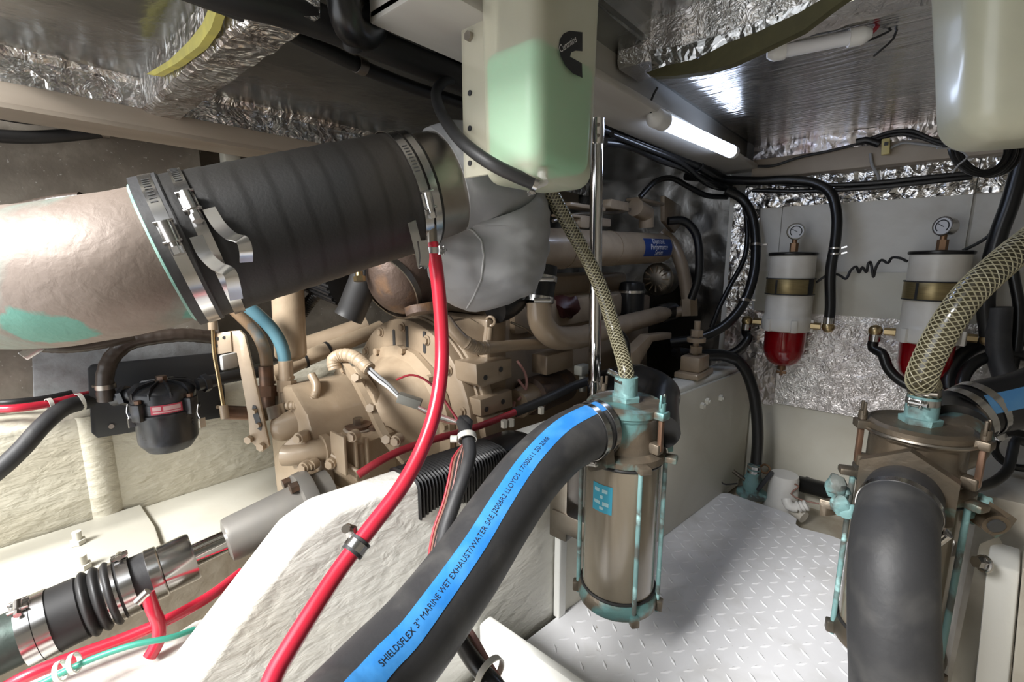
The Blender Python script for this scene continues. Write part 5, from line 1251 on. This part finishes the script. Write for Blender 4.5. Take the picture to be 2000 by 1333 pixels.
kb = thing('cable_bundle', 'black cable with coloured wires hanging down the side of the bearer', 'cable', P(860, 1090, 0.80))
obj('cable', MB().tube(PP((905, 850, 0.93), (912, 826, 0.95), (903, 822, 0.96), (912, 850, 0.915), (918, 885, 0.885), (908, 925, 0.855), (890, 975, 0.83), (872, 1030, 0.81), (860, 1085, 0.80), (852, 1130, 0.80)), 0.0125, 18), 'rubber_dusty', kb)
for k, (m_, o_) in enumerate((('brown_wire', 0), ('pink_wire', 6), ('rubber', 11), ('red_cable', -5), ('brown_wire', 14), ('rubber', 4))):
    obj('wire', MB().tube(PP((906, 868, 0.905), (890 + o_, 895, 0.885), (882 + o_, 935, 0.865), (870 + o_, 985, 0.845), (852 + o_, 1035, 0.825), (842 + o_ * 0.7, 1085, 0.81), (840 + o_ * 0.5, 1120, 0.80)), 0.0026, 8), m_, kb)
obj('bundle_tie', MB().band(P(912, 856, 0.905), P(912, 840, 0.92) - P(916, 875, 0.89), 0.017, 0.012, 0.002, 24).cyl(P(893, 858, 0.90), P(880, 858, 0.90), 0.007, seg=12), 'tie_white', kb)
lo_ = thing('cable_bundle', 'black cable and yellow and mauve wires running below the blue striped hose', 'cable', P(960, 1340, 0.6))
obj('cable', MB().tube(PP((868, 1190, 0.78), (882, 1220, 0.74), (905, 1262, 0.70), (935, 1305, 0.66), (975, 1350, 0.63), (1040, 1440, 0.60), (1110, 1560, 0.60)), 0.0125, 18), 'rubber_gloss', lo_)
for k, (m_, o_, r_) in enumerate((('yellow_plastic', 0, 0.003), ('pink_wire', 12, 0.006), ('brown_wire', 5, 0.003), ('red_cable', -2, 0.0025))):
    obj('wire', MB().tube(PP((890 + o_ * 0.3, 1205, 0.77), (912 + o_, 1245, 0.72), (940 + o_, 1295, 0.675), (975 + o_, 1350, 0.64), (1040 + o_, 1440, 0.61), (1110 + o_, 1560, 0.61)), r_, 8), m_, lo_)
obj('bundle_tie', MB().band(P(957, 1316, 0.65), P(975, 1350, 0.63) - P(935, 1305, 0.66), 0.022, 0.009, 0.002, 24), 'tie_white', lo_)
# ================================================================== FUEL FILTERS ON THE BULKHEAD
FY = 1.955
def fuel_filter(label, cx, top=0.94):
    c = lambda z: V((cx, FY, z)); up = V((0, 0, 1)); z0 = top - 0.285
    t = thing('fuel_filter', label, 'fuel filter', c(z0 - 0.16), 'fuel filters on the bulkhead')
    obj('can', MB().lathe(c(top - 0.150), up, [(0.0735, 0), (0.0735, 0.140), (0.070, 0.142)], 44), 'filter_white', t)
    obj('lid', MB().lathe(c(top - 0.010), up, [(0.077, 0), (0.079, 0.003), (0.079, 0.009), (0.074, 0.012), (0.0, 0.014)], 44), 'rubber_gloss', t)
    obj('name_band', MB().lathe(c(top - 0.148), up, [(0.078, 0), (0.0785, 0.001), (0.0785, 0.055), (0.078, 0.056)], 44), 'filter_gold', t, 'dull gold name band')
    obj('band_edge', MB().torus(c(top - 0.148), up, 0.0785, 0.0022, 44, 6), 'rubber', t)
    obj('band_edge', MB().torus(c(top - 0.092), up, 0.0785, 0.0022, 44, 6), 'rubber', t)
    a = math.atan2(-FY, -cx)
    for (q, w, h) in ((a - 0.62, 0.10, 0.050), (a + 0.78, 0.35, 0.052)):
        wrap_label(t, c, 0.0786, q, q + w, top - 0.146, top - 0.146 + h, 'rubber', 'band_clasp', 4, 0.0006)
    obj('body', MB().lathe(c(z0), up, [(0.070, 0), (0.079, 0.004), (0.081, 0.010), (0.081, 0.045), (0.078, 0.050), (0.076, 0.056), (0.0745, 0.060), (0.0745, 0.136)], 44), 'filter_white', t)
    for k in range(6):
        q = a + 0.3 + k * PI / 3; e = V((math.cos(q), math.sin(q), 0)); Rm = Matrix.Rotation(q, 3, 'Z')
        obj('body_lug', MB().box(c(z0 + 0.024) + e * 0.082, (0.014, 0.020, 0.046), Rm, 0.003), 'filter_white', t)
    obj('bowl', MB().lathe(c(z0 - 0.135), up, [(0.012, 0), (0.030, 0.004), (0.050, 0.018), (0.062, 0.040), (0.067, 0.066), (0.068, 0.137)], 40), 'red_bowl', t, 'translucent red bowl')
    obj('drain', MB().cyl(c(z0 - 0.150), c(z0 - 0.132), 0.014, seg=16).cyl(c(z0 - 0.172), c(z0 - 0.148), 0.006, seg=10).box(c(z0 - 0.160), (0.034, 0.010, 0.010), None, 0.002), 'brass_dark', t)
    obj('gauge_stem', MB().hexa(c(top + 0.004), c(top + 0.035), 0.014).cyl(c(top + 0.03), c(top + 0.052), 0.0085, seg=12), 'brass_dark', t)
    gd = V((0.30 if cx < -0.1 else -0.72, -1, 0.05)).normalized(); g = c(top + 0.075)
    gg = obj('gauge', MB().cyl(g - gd * 0.018, g + gd * 0.010, 0.0265, seg=30).torus(g + gd * 0.010, gd, 0.0265, 0.003, 30, 6), 'steel', t)
    obj('gauge_face', MB().cyl(g + gd * 0.0105, g + gd * 0.0115, 0.0245, seg=30), 'glass_face', gg)
    n, b, _ = basis(gd)
    obj('gauge_scale', MB().band(g + gd * 0.0122, gd, 0.0165, 0.0008, 0.003, 22, 0.7, 5.6, n * -1), 'black_print', gg)
    obj('gauge_needle', MB().box(g + gd * 0.0124 + b * 0.004 + n * 0.003, (0.0022, 0.020, 0.0008), Matrix((n, (b + n * 0.6).normalized(), gd)).transposed()), 'black_print', gg)
    for s in (-1, 1):
        e0 = c(z0 + 0.026) + V((s * 0.080, -0.01, 0)); e1 = e0 + V((s * 0.030, 0, 0)); e2 = e0 + V((s * 0.052, 0, 0))
        obj('union', MB().hexa(e0, e1, 0.013), 'brass', t)
        obj('elbow', MB().ball(e2, 0.020, 14, 10), 'brass', t)
    obj('mounting_bracket', MB().box((cx, 2.03, top - 0.17), (0.13, 0.035, 0.14), None, 0.004), 'filter_white', t)
    return c(z0 + 0.026)
fA = fuel_filter('white fuel filter with red bowl nearest the engine, under a small gauge', OY(1549, 500, FY).x)
fB = fuel_filter('white fuel filter with red bowl behind the thick braided hose', OY(1838, 495, FY).x)
upv = V((0, 0, 1))
def elbow_pt(c, s): return c + V((s * 0.132, -0.01, 0))
# hoses to the filters
e = elbow_pt(fA, 1)
t = thing('fuel_hose', 'black fuel hose rising from the right side of the first fuel filter', 'hose', e)
obj('hose_wall', MB().tube([e + upv * 0.012, e + upv * 0.06, OY(1622, 530, 1.94), OY(1632, 470, 1.95), OY(1634, 420, 1.96), OY(1622, 378, 1.97), OY(1590, 358, 1.98), OY(1540, 352, 1.98), OY(1480, 354, 1.98), OY(1400, 350, 2.0), OY(1340, 345, 2.05)], 0.0165, 18), 'rubber_gloss', t)
obj('end_collar', MB().cyl(e + upv * 0.012, e + upv * 0.035, 0.0178, seg=18), 'steel', t)
for y in (485, 496):
    c = OY(1630, y, 1.945); obj('clip', MB().band(c, upv, 0.0172, 0.006, 0.0015, 24).box(c + V((0.024, 0.004, 0.002)), (0.022, 0.004, 0.005), Matrix.Rotation(-0.3, 3, 'Y')), 'steel', t)
e = elbow_pt(fA, -1)
t = thing('fuel_hose', 'black fuel hose curving from the left side of the first fuel filter to the engine', 'hose', e)
obj('hose_wall', MB().tube([e - upv * 0.012, e - upv * 0.05, OY(1462, 660, 1.92), OY(1440, 685, 1.90), OY(1405, 697, 1.88), OY(1360, 693, 1.88), OY(1315, 688, 1.9)], 0.0165, 18), 'rubber_gloss', t)
obj('end_collar', MB().cyl(e - upv * 0.012, e - upv * 0.035, 0.0178, seg=18), 'steel', t)
e = elbow_pt(fB, -1)
t = thing('fuel_hose', 'black fuel hose looping under the second fuel filter bowl', 'hose', e)
obj('hose_wall', MB().tube([e - upv * 0.012, e - upv * 0.06, OY(1722, 690, 1.93), OY(1736, 722, 1.92), OY(1768, 750, 1.91), OY(1820, 764, 1.90), OY(1880, 766, 1.90), OY(1960, 758, 1.90)], 0.0155, 18), 'rubber_gloss', t)
obj('end_collar', MB().cyl(e - upv * 0.012, e - upv * 0.035, 0.0172, seg=18), 'steel', t)
e = elbow_pt(fB, 1)
t = thing('fuel_hose', 'thick black hose dropping from the deckhead to the second fuel filter', 'hose', e)
obj('hose_wall', MB().tube([e + upv * 0.012, OY(1925, 590, 1.93), OY(1932, 530, 1.93), OY(1950, 460, 1.93), OY(1972, 400, 1.93), OY(1990, 340, 1.93), OY(2010, 280, 1.93), V((0.26, 1.93, 1.35))], 0.021, 18), 'rubber_gloss', t)
obj('end_collar', MB().cyl(e + upv * 0.01, e + upv * 0.035, 0.0195, seg=18), 'steel', t)
single('black_cable', MB().tube([OY(1985, 470, 1.96), OY(1978, 520, 1.96), OY(1990, 600, 1.96), OY(1985, 680, 1.96), OY(1972, 740, 1.95)], 0.013, 12), 'rubber_gloss', 'thin black cable hanging at the right edge below the cable coil', 'cable')
single('hose_sleeve', MB().tube([OY(1952, 600, 1.93), OY(1950, 680, 1.93), OY(1958, 720, 1.92), OY(1975, 760, 1.9)], 0.028, 16), 'rubber_dusty', 'dusty black sleeve beside the right hand foil', 'hose')
# black hoses draped at the corner beside the engine
for (lab, pts_, r) in (('black hose falling in an arc from the deckhead past the foil corner', [(1418, 372, 1.93), (1448, 388, 1.92), (1468, 420, 1.90), (1476, 480, 1.88), (1470, 545, 1.86), (1448, 600, 1.85), (1410, 640, 1.86), (1360, 662, 1.88), (1310, 668, 1.92)], 0.019),
                       ('second black hose in the arc beside the foil corner', [(1405, 366, 1.97), (1445, 380, 1.96), (1458, 430, 1.95), (1455, 500, 1.94), (1425, 560, 1.93), (1405, 600, 1.93), (1390, 640, 1.93)], 0.010),
                       ('fat black hose lying on the far end of the bearer', [(1325, 690, 1.84), (1370, 694, 1.84), (1410, 694, 1.84), (1436, 702, 1.84)], 0.023),
                       ('black drain hose dropping in the corner to the seacock', [(1436, 700, 1.84), (1455, 722, 1.83), (1470, 760, 1.83), (1478, 810, 1.84), (1480, 860, 1.85), (1477, 905, 1.86)], 0.0215),
                       ('black hose curving round the front of the engine', [(1305, 432, 1.96), (1335, 432, 1.96), (1358, 455, 1.96), (1366, 500, 1.96), (1362, 550, 1.97), (1350, 585, 1.99)], 0.0175),
                       ('black hose hanging in a loop over the engine', [(1250, 385, 1.85), (1280, 355, 1.85), (1310, 348, 1.86), (1345, 365, 1.9), (1380, 382, 1.94), (1420, 385, 1.97)], 0.011)):
    single('black_hose', MB().tube(PP(*[(x, y, d * 0.94) for x, y, d in pts_]), r * 0.94, 16), 'rubber_gloss', lab, 'hose', 'black hoses in the forward corner')
for i, (x, y, d) in enumerate(((1476, 480, 1.88), (1453, 588, 1.85))):
    single('hose_clip', MB().band(P(x, y, d * 0.94), P(1476, 480, 1.88) - P(1470, 545, 1.86), 0.0185, 0.010, 0.0018, 24).box(P(x + 14, y - 2, d * 0.94), (0.03, 0.008, 0.006)), 'dull_steel', ['steel clip on the upper part of the black hose arc', 'steel clip on the lower part of the black hose arc'][i], 'clip', 'clips on the black hose arc')
# wiring along the foil band and the curly wire
for (lab, pts_, r, m_) in (('thick black cable along the foil band, upper of the pair', [(1480, 352), (1560, 362), (1700, 358), (1800, 348), (1900, 338)], 0.008, 'rubber_gloss'),
                           ('thick black cable along the foil band, lower of the pair', [(1470, 372), (1560, 374), (1700, 367), (1800, 357), (1900, 346)], 0.008, 'rubber_gloss'),
                           ('thin black cable clipped along the shelf edge', [(1480, 325), (1510, 324), (1560, 308), (1620, 295), (1690, 278), (1760, 262), (1800, 270), (1840, 285)], 0.005, 'rubber'),
                           ('black cable arching above the yellow connector', [(1690, 275), (1740, 258), (1780, 256), (1820, 272), (1850, 280)], 0.006, 'rubber')):
    single('cable', MB().tube([OY(x, y, 1.985) for x, y in pts_], r, 10), m_, lab, 'cable', 'cables along the bulkhead shelf')
single('grey_wire', MB().tube([OY(x, y, 1.99) for x, y in ((1700, 300), (1704, 325), (1716, 345), (1714, 362), (1700, 370))], 0.0045, 8), 'grey_print', 'short grey wire hanging from the shelf over the foil band', 'wire')
yc = thing('wire_connector', 'small yellow plastic connector on the bulkhead shelf edge', 'connector', OY(1730, 300, 1.98))
obj('shell', MB().box(OY(1730, 287, 1.978), (0.022, 0.018, 0.050), Matrix.Rotation(-0.08, 3, 'Y'), 0.003), 'yellow_plastic', yc)
obj('latch', MB().box(OY(1731, 281, 1.966), (0.010, 0.006, 0.010)), 'slot_dark', yc)
obj('lead', MB().tube([OY(x, y, 1.985) for x, y in ((1738, 290), (1760, 280), (1800, 282), (1840, 288))], 0.004, 8), 'grey_print', yc)
obj('crimp', MB().tube([OY(x, y, 1.98) for x, y in ((1672, 278), (1690, 274), (1705, 278), (1718, 282))], 0.011, 10), 'rubber_gloss', yc)
w0, w1 = OY(1594, 552, 1.97), OY(1772, 506, 1.96)
pts_ = []
cur = [(1594, 552), (1622, 535), (1640, 538), (1652, 545), (1662, 528), (1672, 521), (1678, 533), (1684, 522), (1692, 532), (1696, 515), (1700, 512), (1704, 530), (1706, 541), (1712, 520), (1722, 508), (1734, 514), (1742, 504), (1756, 504), (1772, 511)]
single('curly_wire', MB().tube([OY(x, y, 1.965 - 0.012 * (i % 2)) for i, (x, y) in enumerate(cur)], 0.0042, 8, 0.005), 'rubber', 'curly black wire strung between the two fuel filters', 'wire')
single('gauge_wire', MB().tube([OY(x, y, 1.95) for x, y in ((1880, 490), (1905, 478), (1930, 462), (1945, 440))], 0.0045, 8), 'rubber', 'short black wire slanting up from the second fuel filter lid', 'wire')
# coil of black cable
co = thing('cable_coil', 'coil of black cable hanging below the upper right tank', 'cable', OY(1915, 345, 1.80))
for k in range(9):
    cc_ = P(1918 + (k % 3) * 4, 283 + (k // 3) * 4, 1.16 + (k % 3) * 0.012)
    R = 0.078 - (k // 3) * 0.010 + (k % 3) * 0.003
    obj('turn', MB().torus(cc_, V((0.62 + 0.05 * (k % 2), -0.78, 0.22 + 0.04 * (k % 3))), R, 0.0052, 44, 8), 'rubber_gloss', co)
obj('hook', MB().tube([P(1918, 283, 1.16) + V((0, 0, 0.07)), P(1918, 283, 1.16) + V((0.005, 0, 0.12)), P(1918, 283, 1.16) + V((0, 0.0, 0.20))], 0.004, 8), 'dull_steel', co)
obj('tie_wire', MB().tube(PP((1830, 290, 1.13), (1868, 292, 1.12), (1890, 306, 1.11), (1872, 322, 1.12), (1860, 338, 1.13)), 0.0022, 6), 'grey_print', co)
obj('loose_end', MB().tube(PP((1846, 290, 1.15), (1848, 268, 1.15), (1852, 245, 1.15), (1868, 235, 1.16)), 0.005, 8), 'rubber_gloss', co)
# tube lamps
t = thing('tube_lamp', 'lit white tube lamp under the longitudinal deck beam', 'lamp', (-0.545, 1.5, 1.27))
l0, l1 = P(1284, 232, 1.12), P(1428, 296, 1.465)
ld = (l1 - l0).normalized()
obj('diffuser', MB().tube([l0 + ld * 0.03, l1], 0.0185, 20, 0.05), 'lamp_tube', t, 'glowing diffuser')
obj('end_cap', MB().tube([l0 - ld * 0.035, l0 - ld * 0.02, l0 + ld * 0.032], 0.022, 20, 0.004, rf=lambda s, t, a: 0.023 * math.sqrt(max(0.05, min(1, t * 3.0)))), 'plastic_white', t)
obj('end_cap', MB().tube([l1 - ld * 0.004, l1 + ld * 0.02], 0.0195, 20), 'plastic_white', t)
obj('back_tray', MB().box((l0 + l1) / 2 + V((-0.010, 0, 0.016)), (0.024, 0.46, 0.012), None, 0.003), 'plastic_white', t)
obj('lead', MB().tube([l0 - ld * 0.03, l0 + V((0.0, -0.04, 0.03)), l0 + V((0.01, -0.03, 0.06))], 0.003, 6), 'rubber', t)
t = thing('tube_lamp', 'unlit white tube lamp under the foil wrapped cross beam', 'lamp', OZ(1600, 90, 1.325))
m0, m1 = P(1498, 106, 0.925), P(1702, 66, 0.865)
md = (m1 - m0).normalized()
obj('diffuser', MB().tube([m0 + md * 0.028, m1 - md * 0.03], 0.0125, 20, 0.05), 'lamp_off', t)
obj('end_cap', MB().tube([m0, m0 + md * 0.032], 0.016, 18, 0.006, rf=lambda s, t, a: 0.0155 * math.sqrt(max(0.15, min(1, 0.25 + t * 2)))), 'plastic_white', t)
obj('end_cap', MB().tube([m1 - md * 0.036, m1], 0.0165, 18, 0.006, rf=lambda s, t, a: 0.016 * math.sqrt(max(0.15, min(1, 0.25 + (1 - t) * 2)))), 'plastic_white', t)
obj('back_tray', MB().box((m0 + m1) / 2 + V((0, 0.012, 0.012)), ((m1 - m0).length * 0.9, 0.012, 0.012), Matrix.Rotation(math.atan2(md.y, md.x), 3, 'Z')), 'plastic_white', t)
obj('lead', MB().tube(PP((1702, 64, 0.865), (1715, 50, 0.87), (1712, 42, 0.875)), 0.004, 6), 'red_cable', t)
single('lamp_wire', MB().tube(PP((1700, 70, 0.875), (1690, 80, 0.88), (1735, 62, 0.88), (1752, 50, 0.88), (1745, 75, 0.885), (1720, 98, 0.89), (1706, 110, 0.90)), 0.0022, 6), 'rubber', 'thin black wire looping from the unlit tube lamp', 'wire')
# floor corner: canister, seacock, pump
cn = OZ(1528, 945, 0.02); cn.y = 1.93
kx = OY(1532, 930, 1.92)
c = lambda z: V((kx.x, 1.92, z))
t = thing('bilge_canister', 'white plastic bilge canister in the corner behind the deck plate', 'canister', c(-0.04))
obj('body', MB().lathe(c(-0.04), (0, 0, 1), [(0.062, 0), (0.066, 0.01), (0.060, 0.035), (0.052, 0.05), (0.050, 0.135), (0.047, 0.150), (0.0, 0.152)], 32), 'plastic_white', t)
obj('ring_pull', MB().torus(c(0.115) + V((-0.065, -0.01, 0)), V((0.4, -1, 0.4)), 0.016, 0.004, 18, 6), 'brass_dark', t)
obj('side_port', MB().cyl(c(0.0) + V((0.045, -0.04, 0)), c(0.0) + V((0.085, -0.06, -0.01)), 0.022, seg=18), 'filter_white', t)
sc = OY(1472, 925, 1.90)
t = thing('seacock', 'green corroded bronze seacock under the black drain hose', 'valve', sc - V((0, 0, 0.09)))
obj('body', MB().lathe(sc - V((0, 0, 0.09)), (0, 0, 1), [(0.055, 0), (0.055, 0.012), (0.032, 0.02), (0.036, 0.045), (0.036, 0.065), (0.026, 0.08), (0.024, 0.11)], 24).displace(0.002, 40), 'patina', t)
obj('handle', MB().box(sc + V((0.045, -0.02, -0.01)), (0.016, 0.02, 0.10), Matrix.Rotation(0.45, 3, 'Y'), 0.005), 'plate_black', t)
obj('lever', MB().cyl(sc + V((-0.02, -0.02, -0.03)), sc + V((-0.07, -0.02, -0.005)), 0.008, seg=10), 'bronze_dark', t)
for dz in (0.028, 0.010): obj('strap', MB().band(sc + V((0, 0, dz)), (0, 0, 1), 0.0235, 0.011, 0.0014), 'steel', t)
pm = PP((1560, 945, 1.80), (1600, 955, 1.72), (1650, 970, 1.62))
t = thing('bilge_pump', 'small black bilge pump with hose on the bilge floor', 'pump', P(1600, 975, 1.72))
obj('barrel', MB().tube(pm, 0.030, 20), 'rubber_gloss', t)
obj('cap', MB().cyl(P(1575, 938, 1.78), P(1640, 962, 1.65), 0.013, seg=14), 'rubber', t)
t = thing('hose_tail', 'white barbed hose tail lying beside the deck plate', 'fitting', P(1545, 990, 1.69))
obj('bend', MB().tube(PP((1536, 975, 1.69), (1540, 988, 1.68), (1556, 992, 1.67)), 0.017, 16), 'plastic_white', t)
for k in range(3): obj('barb', MB().torus(P(1560 + k * 7, 990 - k * 1, 1.665 - k * 0.004), P(1580, 985, 1.65) - P(1556, 992, 1.67), 0.014, 0.006, 18, 8), 'plastic_white', t)
for i, pts_ in enumerate((((1532, 955, 1.75), (1545, 945, 1.72), (1560, 950, 1.70), (1545, 965, 1.70), (1560, 975, 1.68), (1600, 985, 1.64)), ((1420, 700, 1.92), (1424, 760, 1.92), (1422, 820, 1.92), (1404, 870, 1.88), (1400, 920, 1.84), (1412, 945, 1.82), (1440, 945, 1.82)))):
    single('thin_wire', MB().tube(PP(*pts_), 0.0032 if i else 0.0028, 6), 'brown_wire' if not i else 'rubber', ['brown wires tangled beside the bilge canister', 'thin black wire running down the end of the bearer'][i], 'wire')
single('wire_box', MB().box(P(1426, 826, 1.87), (0.03, 0.02, 0.02), None, 0.003), 'cream_smooth', 'small cream wire clip block at the end of the bearer', 'clip')
# black coil and cable at the right edge
single('black_coil', MB().torus(P(1998, 770, 1.35), V((0.3, -0.9, 0.5)), 0.17, 0.020, 44, 10), 'rubber_gloss', 'big loop of black hose behind the faded blue striped hose', 'hose')
single('black_coil', MB().torus(P(1995, 775, 1.30), V((0.3, -0.85, 0.6)), 0.13, 0.016, 44, 10), 'rubber_gloss', 'smaller inner loop of black hose behind the faded blue striped hose', 'hose')
single('black_cable', MB().tube(PP((1898, 955, 0.86), (1935, 945, 0.88), (1968, 918, 0.9), (1978, 880, 0.92), (1985, 860, 0.93), (2010, 868, 0.93), (2120, 900, 0.98)), 0.0085, 12), 'rubber', 'black cable curving up from the near strainer to the right edge', 'cable')
single('black_cable', MB().torus(P(1990, 880, 1.0), V((0.1, -0.9, 0.5)), 0.038, 0.008, 30, 8), 'rubber_gloss', 'small ring of black cable at the right edge below the faded blue stripe', 'cable')

# ================================================================== DECKHEAD HOSES
hb = [('thick black hose along the deckhead, nearest the tan centre beam', [(400, -30, 0.70), (560, 18, 0.80), (700, 72, 0.92), (860, 138, 1.12), (1000, 192, 1.35), (1160, 250, 1.7)], 0.030, 'rubber'),
      ('black hose along the deckhead, middle of the bundle', [(520, 0, 0.80), (640, 50, 0.90), (780, 108, 1.06), (900, 158, 1.25), (1020, 205, 1.5)], 0.024, 'rubber'),
      ('thin black hose along the deckhead, lowest of the bundle', [(500, 35, 0.84), (600, 80, 0.93), (700, 128, 1.04), (800, 168, 1.18), (900, 200, 1.35)], 0.0155, 'rubber')]
for lab, pts_, r, m_ in hb: single('deckhead_hose', MB().tube([V((P(*pts_[0]).x * 0.82, -0.12, 1.27))] + PP(*[(x, y, d * 0.82) for x, y, d in pts_]), r * 0.82, 18), m_, lab, 'hose', 'black hoses along the deckhead')
t = thing('rubber_elbow', 'shiny black rubber elbow hanging at the top edge beside the coolant tank', 'hose', P(690, 90, 0.68))
obj('elbow', MB().tube(PP((668, -40, 0.64), (672, 10, 0.65), (682, 50, 0.67), (705, 66, 0.70), (728, 55, 0.74), (735, 25, 0.78)), 0.023, 24, 0.008), 'rubber_gloss', t)
obj('strap', MB().band(P(688, 66, 0.68), P(688, 66, 0.68) - P(684, 90, 0.69), 0.016, 0.010, 0.0014), 'dull_steel', t)
obj('stub', MB().cyl(P(688, 62, 0.68), P(690, 92, 0.70), 0.015, seg=16), 'rubber', t)
single('hose_clip', MB().band(P(703, 128, 1.04 * 0.82), P(800, 168, 1.18) - P(600, 80, 0.93), 0.0134, 0.018, 0.002, 24), 'dull_steel', 'brass coloured clip round the lowest deckhead hose', 'clip')
hb2 = [('black hose under the beam behind the chrome post, thickest', [(1170, 250, 1.25), (1230, 272, 1.36), (1300, 300, 1.52), (1360, 322, 1.68), (1400, 345, 1.8), (1430, 358, 1.9)], 0.019),
       ('black hose under the beam behind the chrome post, lowest', [(1180, 278, 1.25), (1230, 285, 1.34), (1290, 312, 1.48), (1340, 330, 1.62), (1390, 362, 1.78), (1440, 372, 1.9)], 0.012),
       ('thin black cable under the beam behind the chrome post', [(1195, 262, 1.23), (1260, 288, 1.36), (1330, 318, 1.55), (1375, 352, 1.72), (1420, 358, 1.86), (1470, 352, 1.96)], 0.008)]
for lab, pts_, r in hb2: single('deckhead_hose', MB().tube(PP(*pts_), r, 14), 'rubber_gloss', lab, 'hose', 'black hoses under the centre beam')
for i, (x, y, d) in enumerate(((1216, 268, 1.335), (1362, 322, 1.68))):
    single('cable_tie', MB().band(P(x, y, d), P(1300, 300, 1.52) - P(1230, 272, 1.36), 0.0205, 0.007, 0.0018, 20), 'rubber_dusty', ['dark cable tie on the beam hoses nearest the chrome post', 'dark cable tie on the beam hoses nearest the bulkhead'][i], 'cable tie', 'ties on the beam hoses')
# port side black hoses
single('port_hose', MB().tube([V((-1.575, -0.5, 1.19))] + [OX(x, y, -1.575) for x, y in ((-40, 262), (40, 268), (110, 266), (190, 258), (250, 250), (300, 245))], 0.0145, 16), 'rubber', 'black hose along the grey lining under the port deck beam', 'hose')
t = thing('hose_clip', 'steel clip holding the black hose to the grey lining', 'clip', OX(202, 255, -1.575))
obj('strap', MB().band(OX(202, 256, -1.575), yv, 0.0150, 0.020, 0.002, 24), 'dull_steel', t)
obj('tab', MB().box(OX(204, 240, -1.590), (0.012, 0.018, 0.035), None, 0.002), 'dull_steel', t)
single('port_hose', MB().tube([V((-1.56, -0.5, 1.24))] + [OX(x, y, -1.56) for x, y in ((-40, 212), (30, 226), (90, 232))], 0.016, 14), 'rubber', 'short black hose tucked up under the port deck beam', 'hose')
single('braided_line', MB().tube(PP((160, 388, 0.96), (100, 396, 0.95), (40, 410, 0.93), (0, 428, 0.92), (-60, 470, 0.9), (-90, 540, 0.9), (-60, 610, 0.9), (0, 648, 0.92), (60, 672, 0.95), (130, 678, 0.98), (200, 670, 1.02), (260, 655, 1.06)), 0.0135, 16, 0.004, rf=lambda s, t, a: 0.0135 + 0.0005 * math.sin(s * 900)), 'brown_rubber', 'ribbed dark hose looping behind the bronze elbow', 'hose')
t = thing('line_bracket', 'small steel bracket on the ribbed dark hose below the elbow', 'bracket', P(65, 690, 0.94))
obj('tab', MB().box(P(62, 686, 0.94), (0.006, 0.035, 0.022), Matrix.Rotation(0.6, 3, 'X'), 0.002), 'steel', t)
obj('bolt', MB().hexa(P(48, 678, 0.93), P(50, 680, 0.92), 0.006), 'dull_steel', t)
single('battery_cable', MB().tube([V((-1.52, -0.5, 0.575))] + PP((-40, 802, 1.02), (30, 798, 1.04), (90, 790, 1.08), (150, 776, 1.13), (200, 765, 1.2)), 0.0095, 14), 'red_hose', 'red battery cable on the outer bearer left of the black filter', 'cable')
single('battery_cable', MB().tube([V((-1.57, -0.5, 0.575))] + PP((-40, 792, 1.05), (20, 786, 1.06), (80, 780, 1.10), (140, 768, 1.15)), 0.0075, 12), 'rubber', 'black battery cable behind the red battery cable', 'cable')
single('bilge_hose', MB().tube([V((-1.42, -0.45, 0.285))] + PP((-60, 960, 0.96), (-10, 925, 0.98), (40, 880, 1.01), (85, 830, 1.05), (125, 798, 1.09), (170, 785, 1.14), (210, 775, 1.2)), 0.0185, 18), 'rubber_dusty', 'black hose curving down over the outer bearer at the left edge', 'hose')
for i, (x, y, d) in enumerate(((97, 790, 1.075), (156, 786, 1.125))):
    single('cable_tie', MB().band(P(x, y, d), P(150, 776, 1.13) - P(90, 790, 1.08), 0.0125 if not i else 0.020, 0.008, 0.002, 20), 'tie_white', ['white cable tie on the red battery cable', 'white cable tie on the black hose at the filter plate'][i], 'cable tie', 'ties beside the filter plate')
single('cream_post', MB().box((-1.585, 0.535, 1.20), (0.05, 0.045, 0.16), None, 0.008), 'cream_smooth', 'short cream post under the port deck beam above the exhaust hose', 'post')
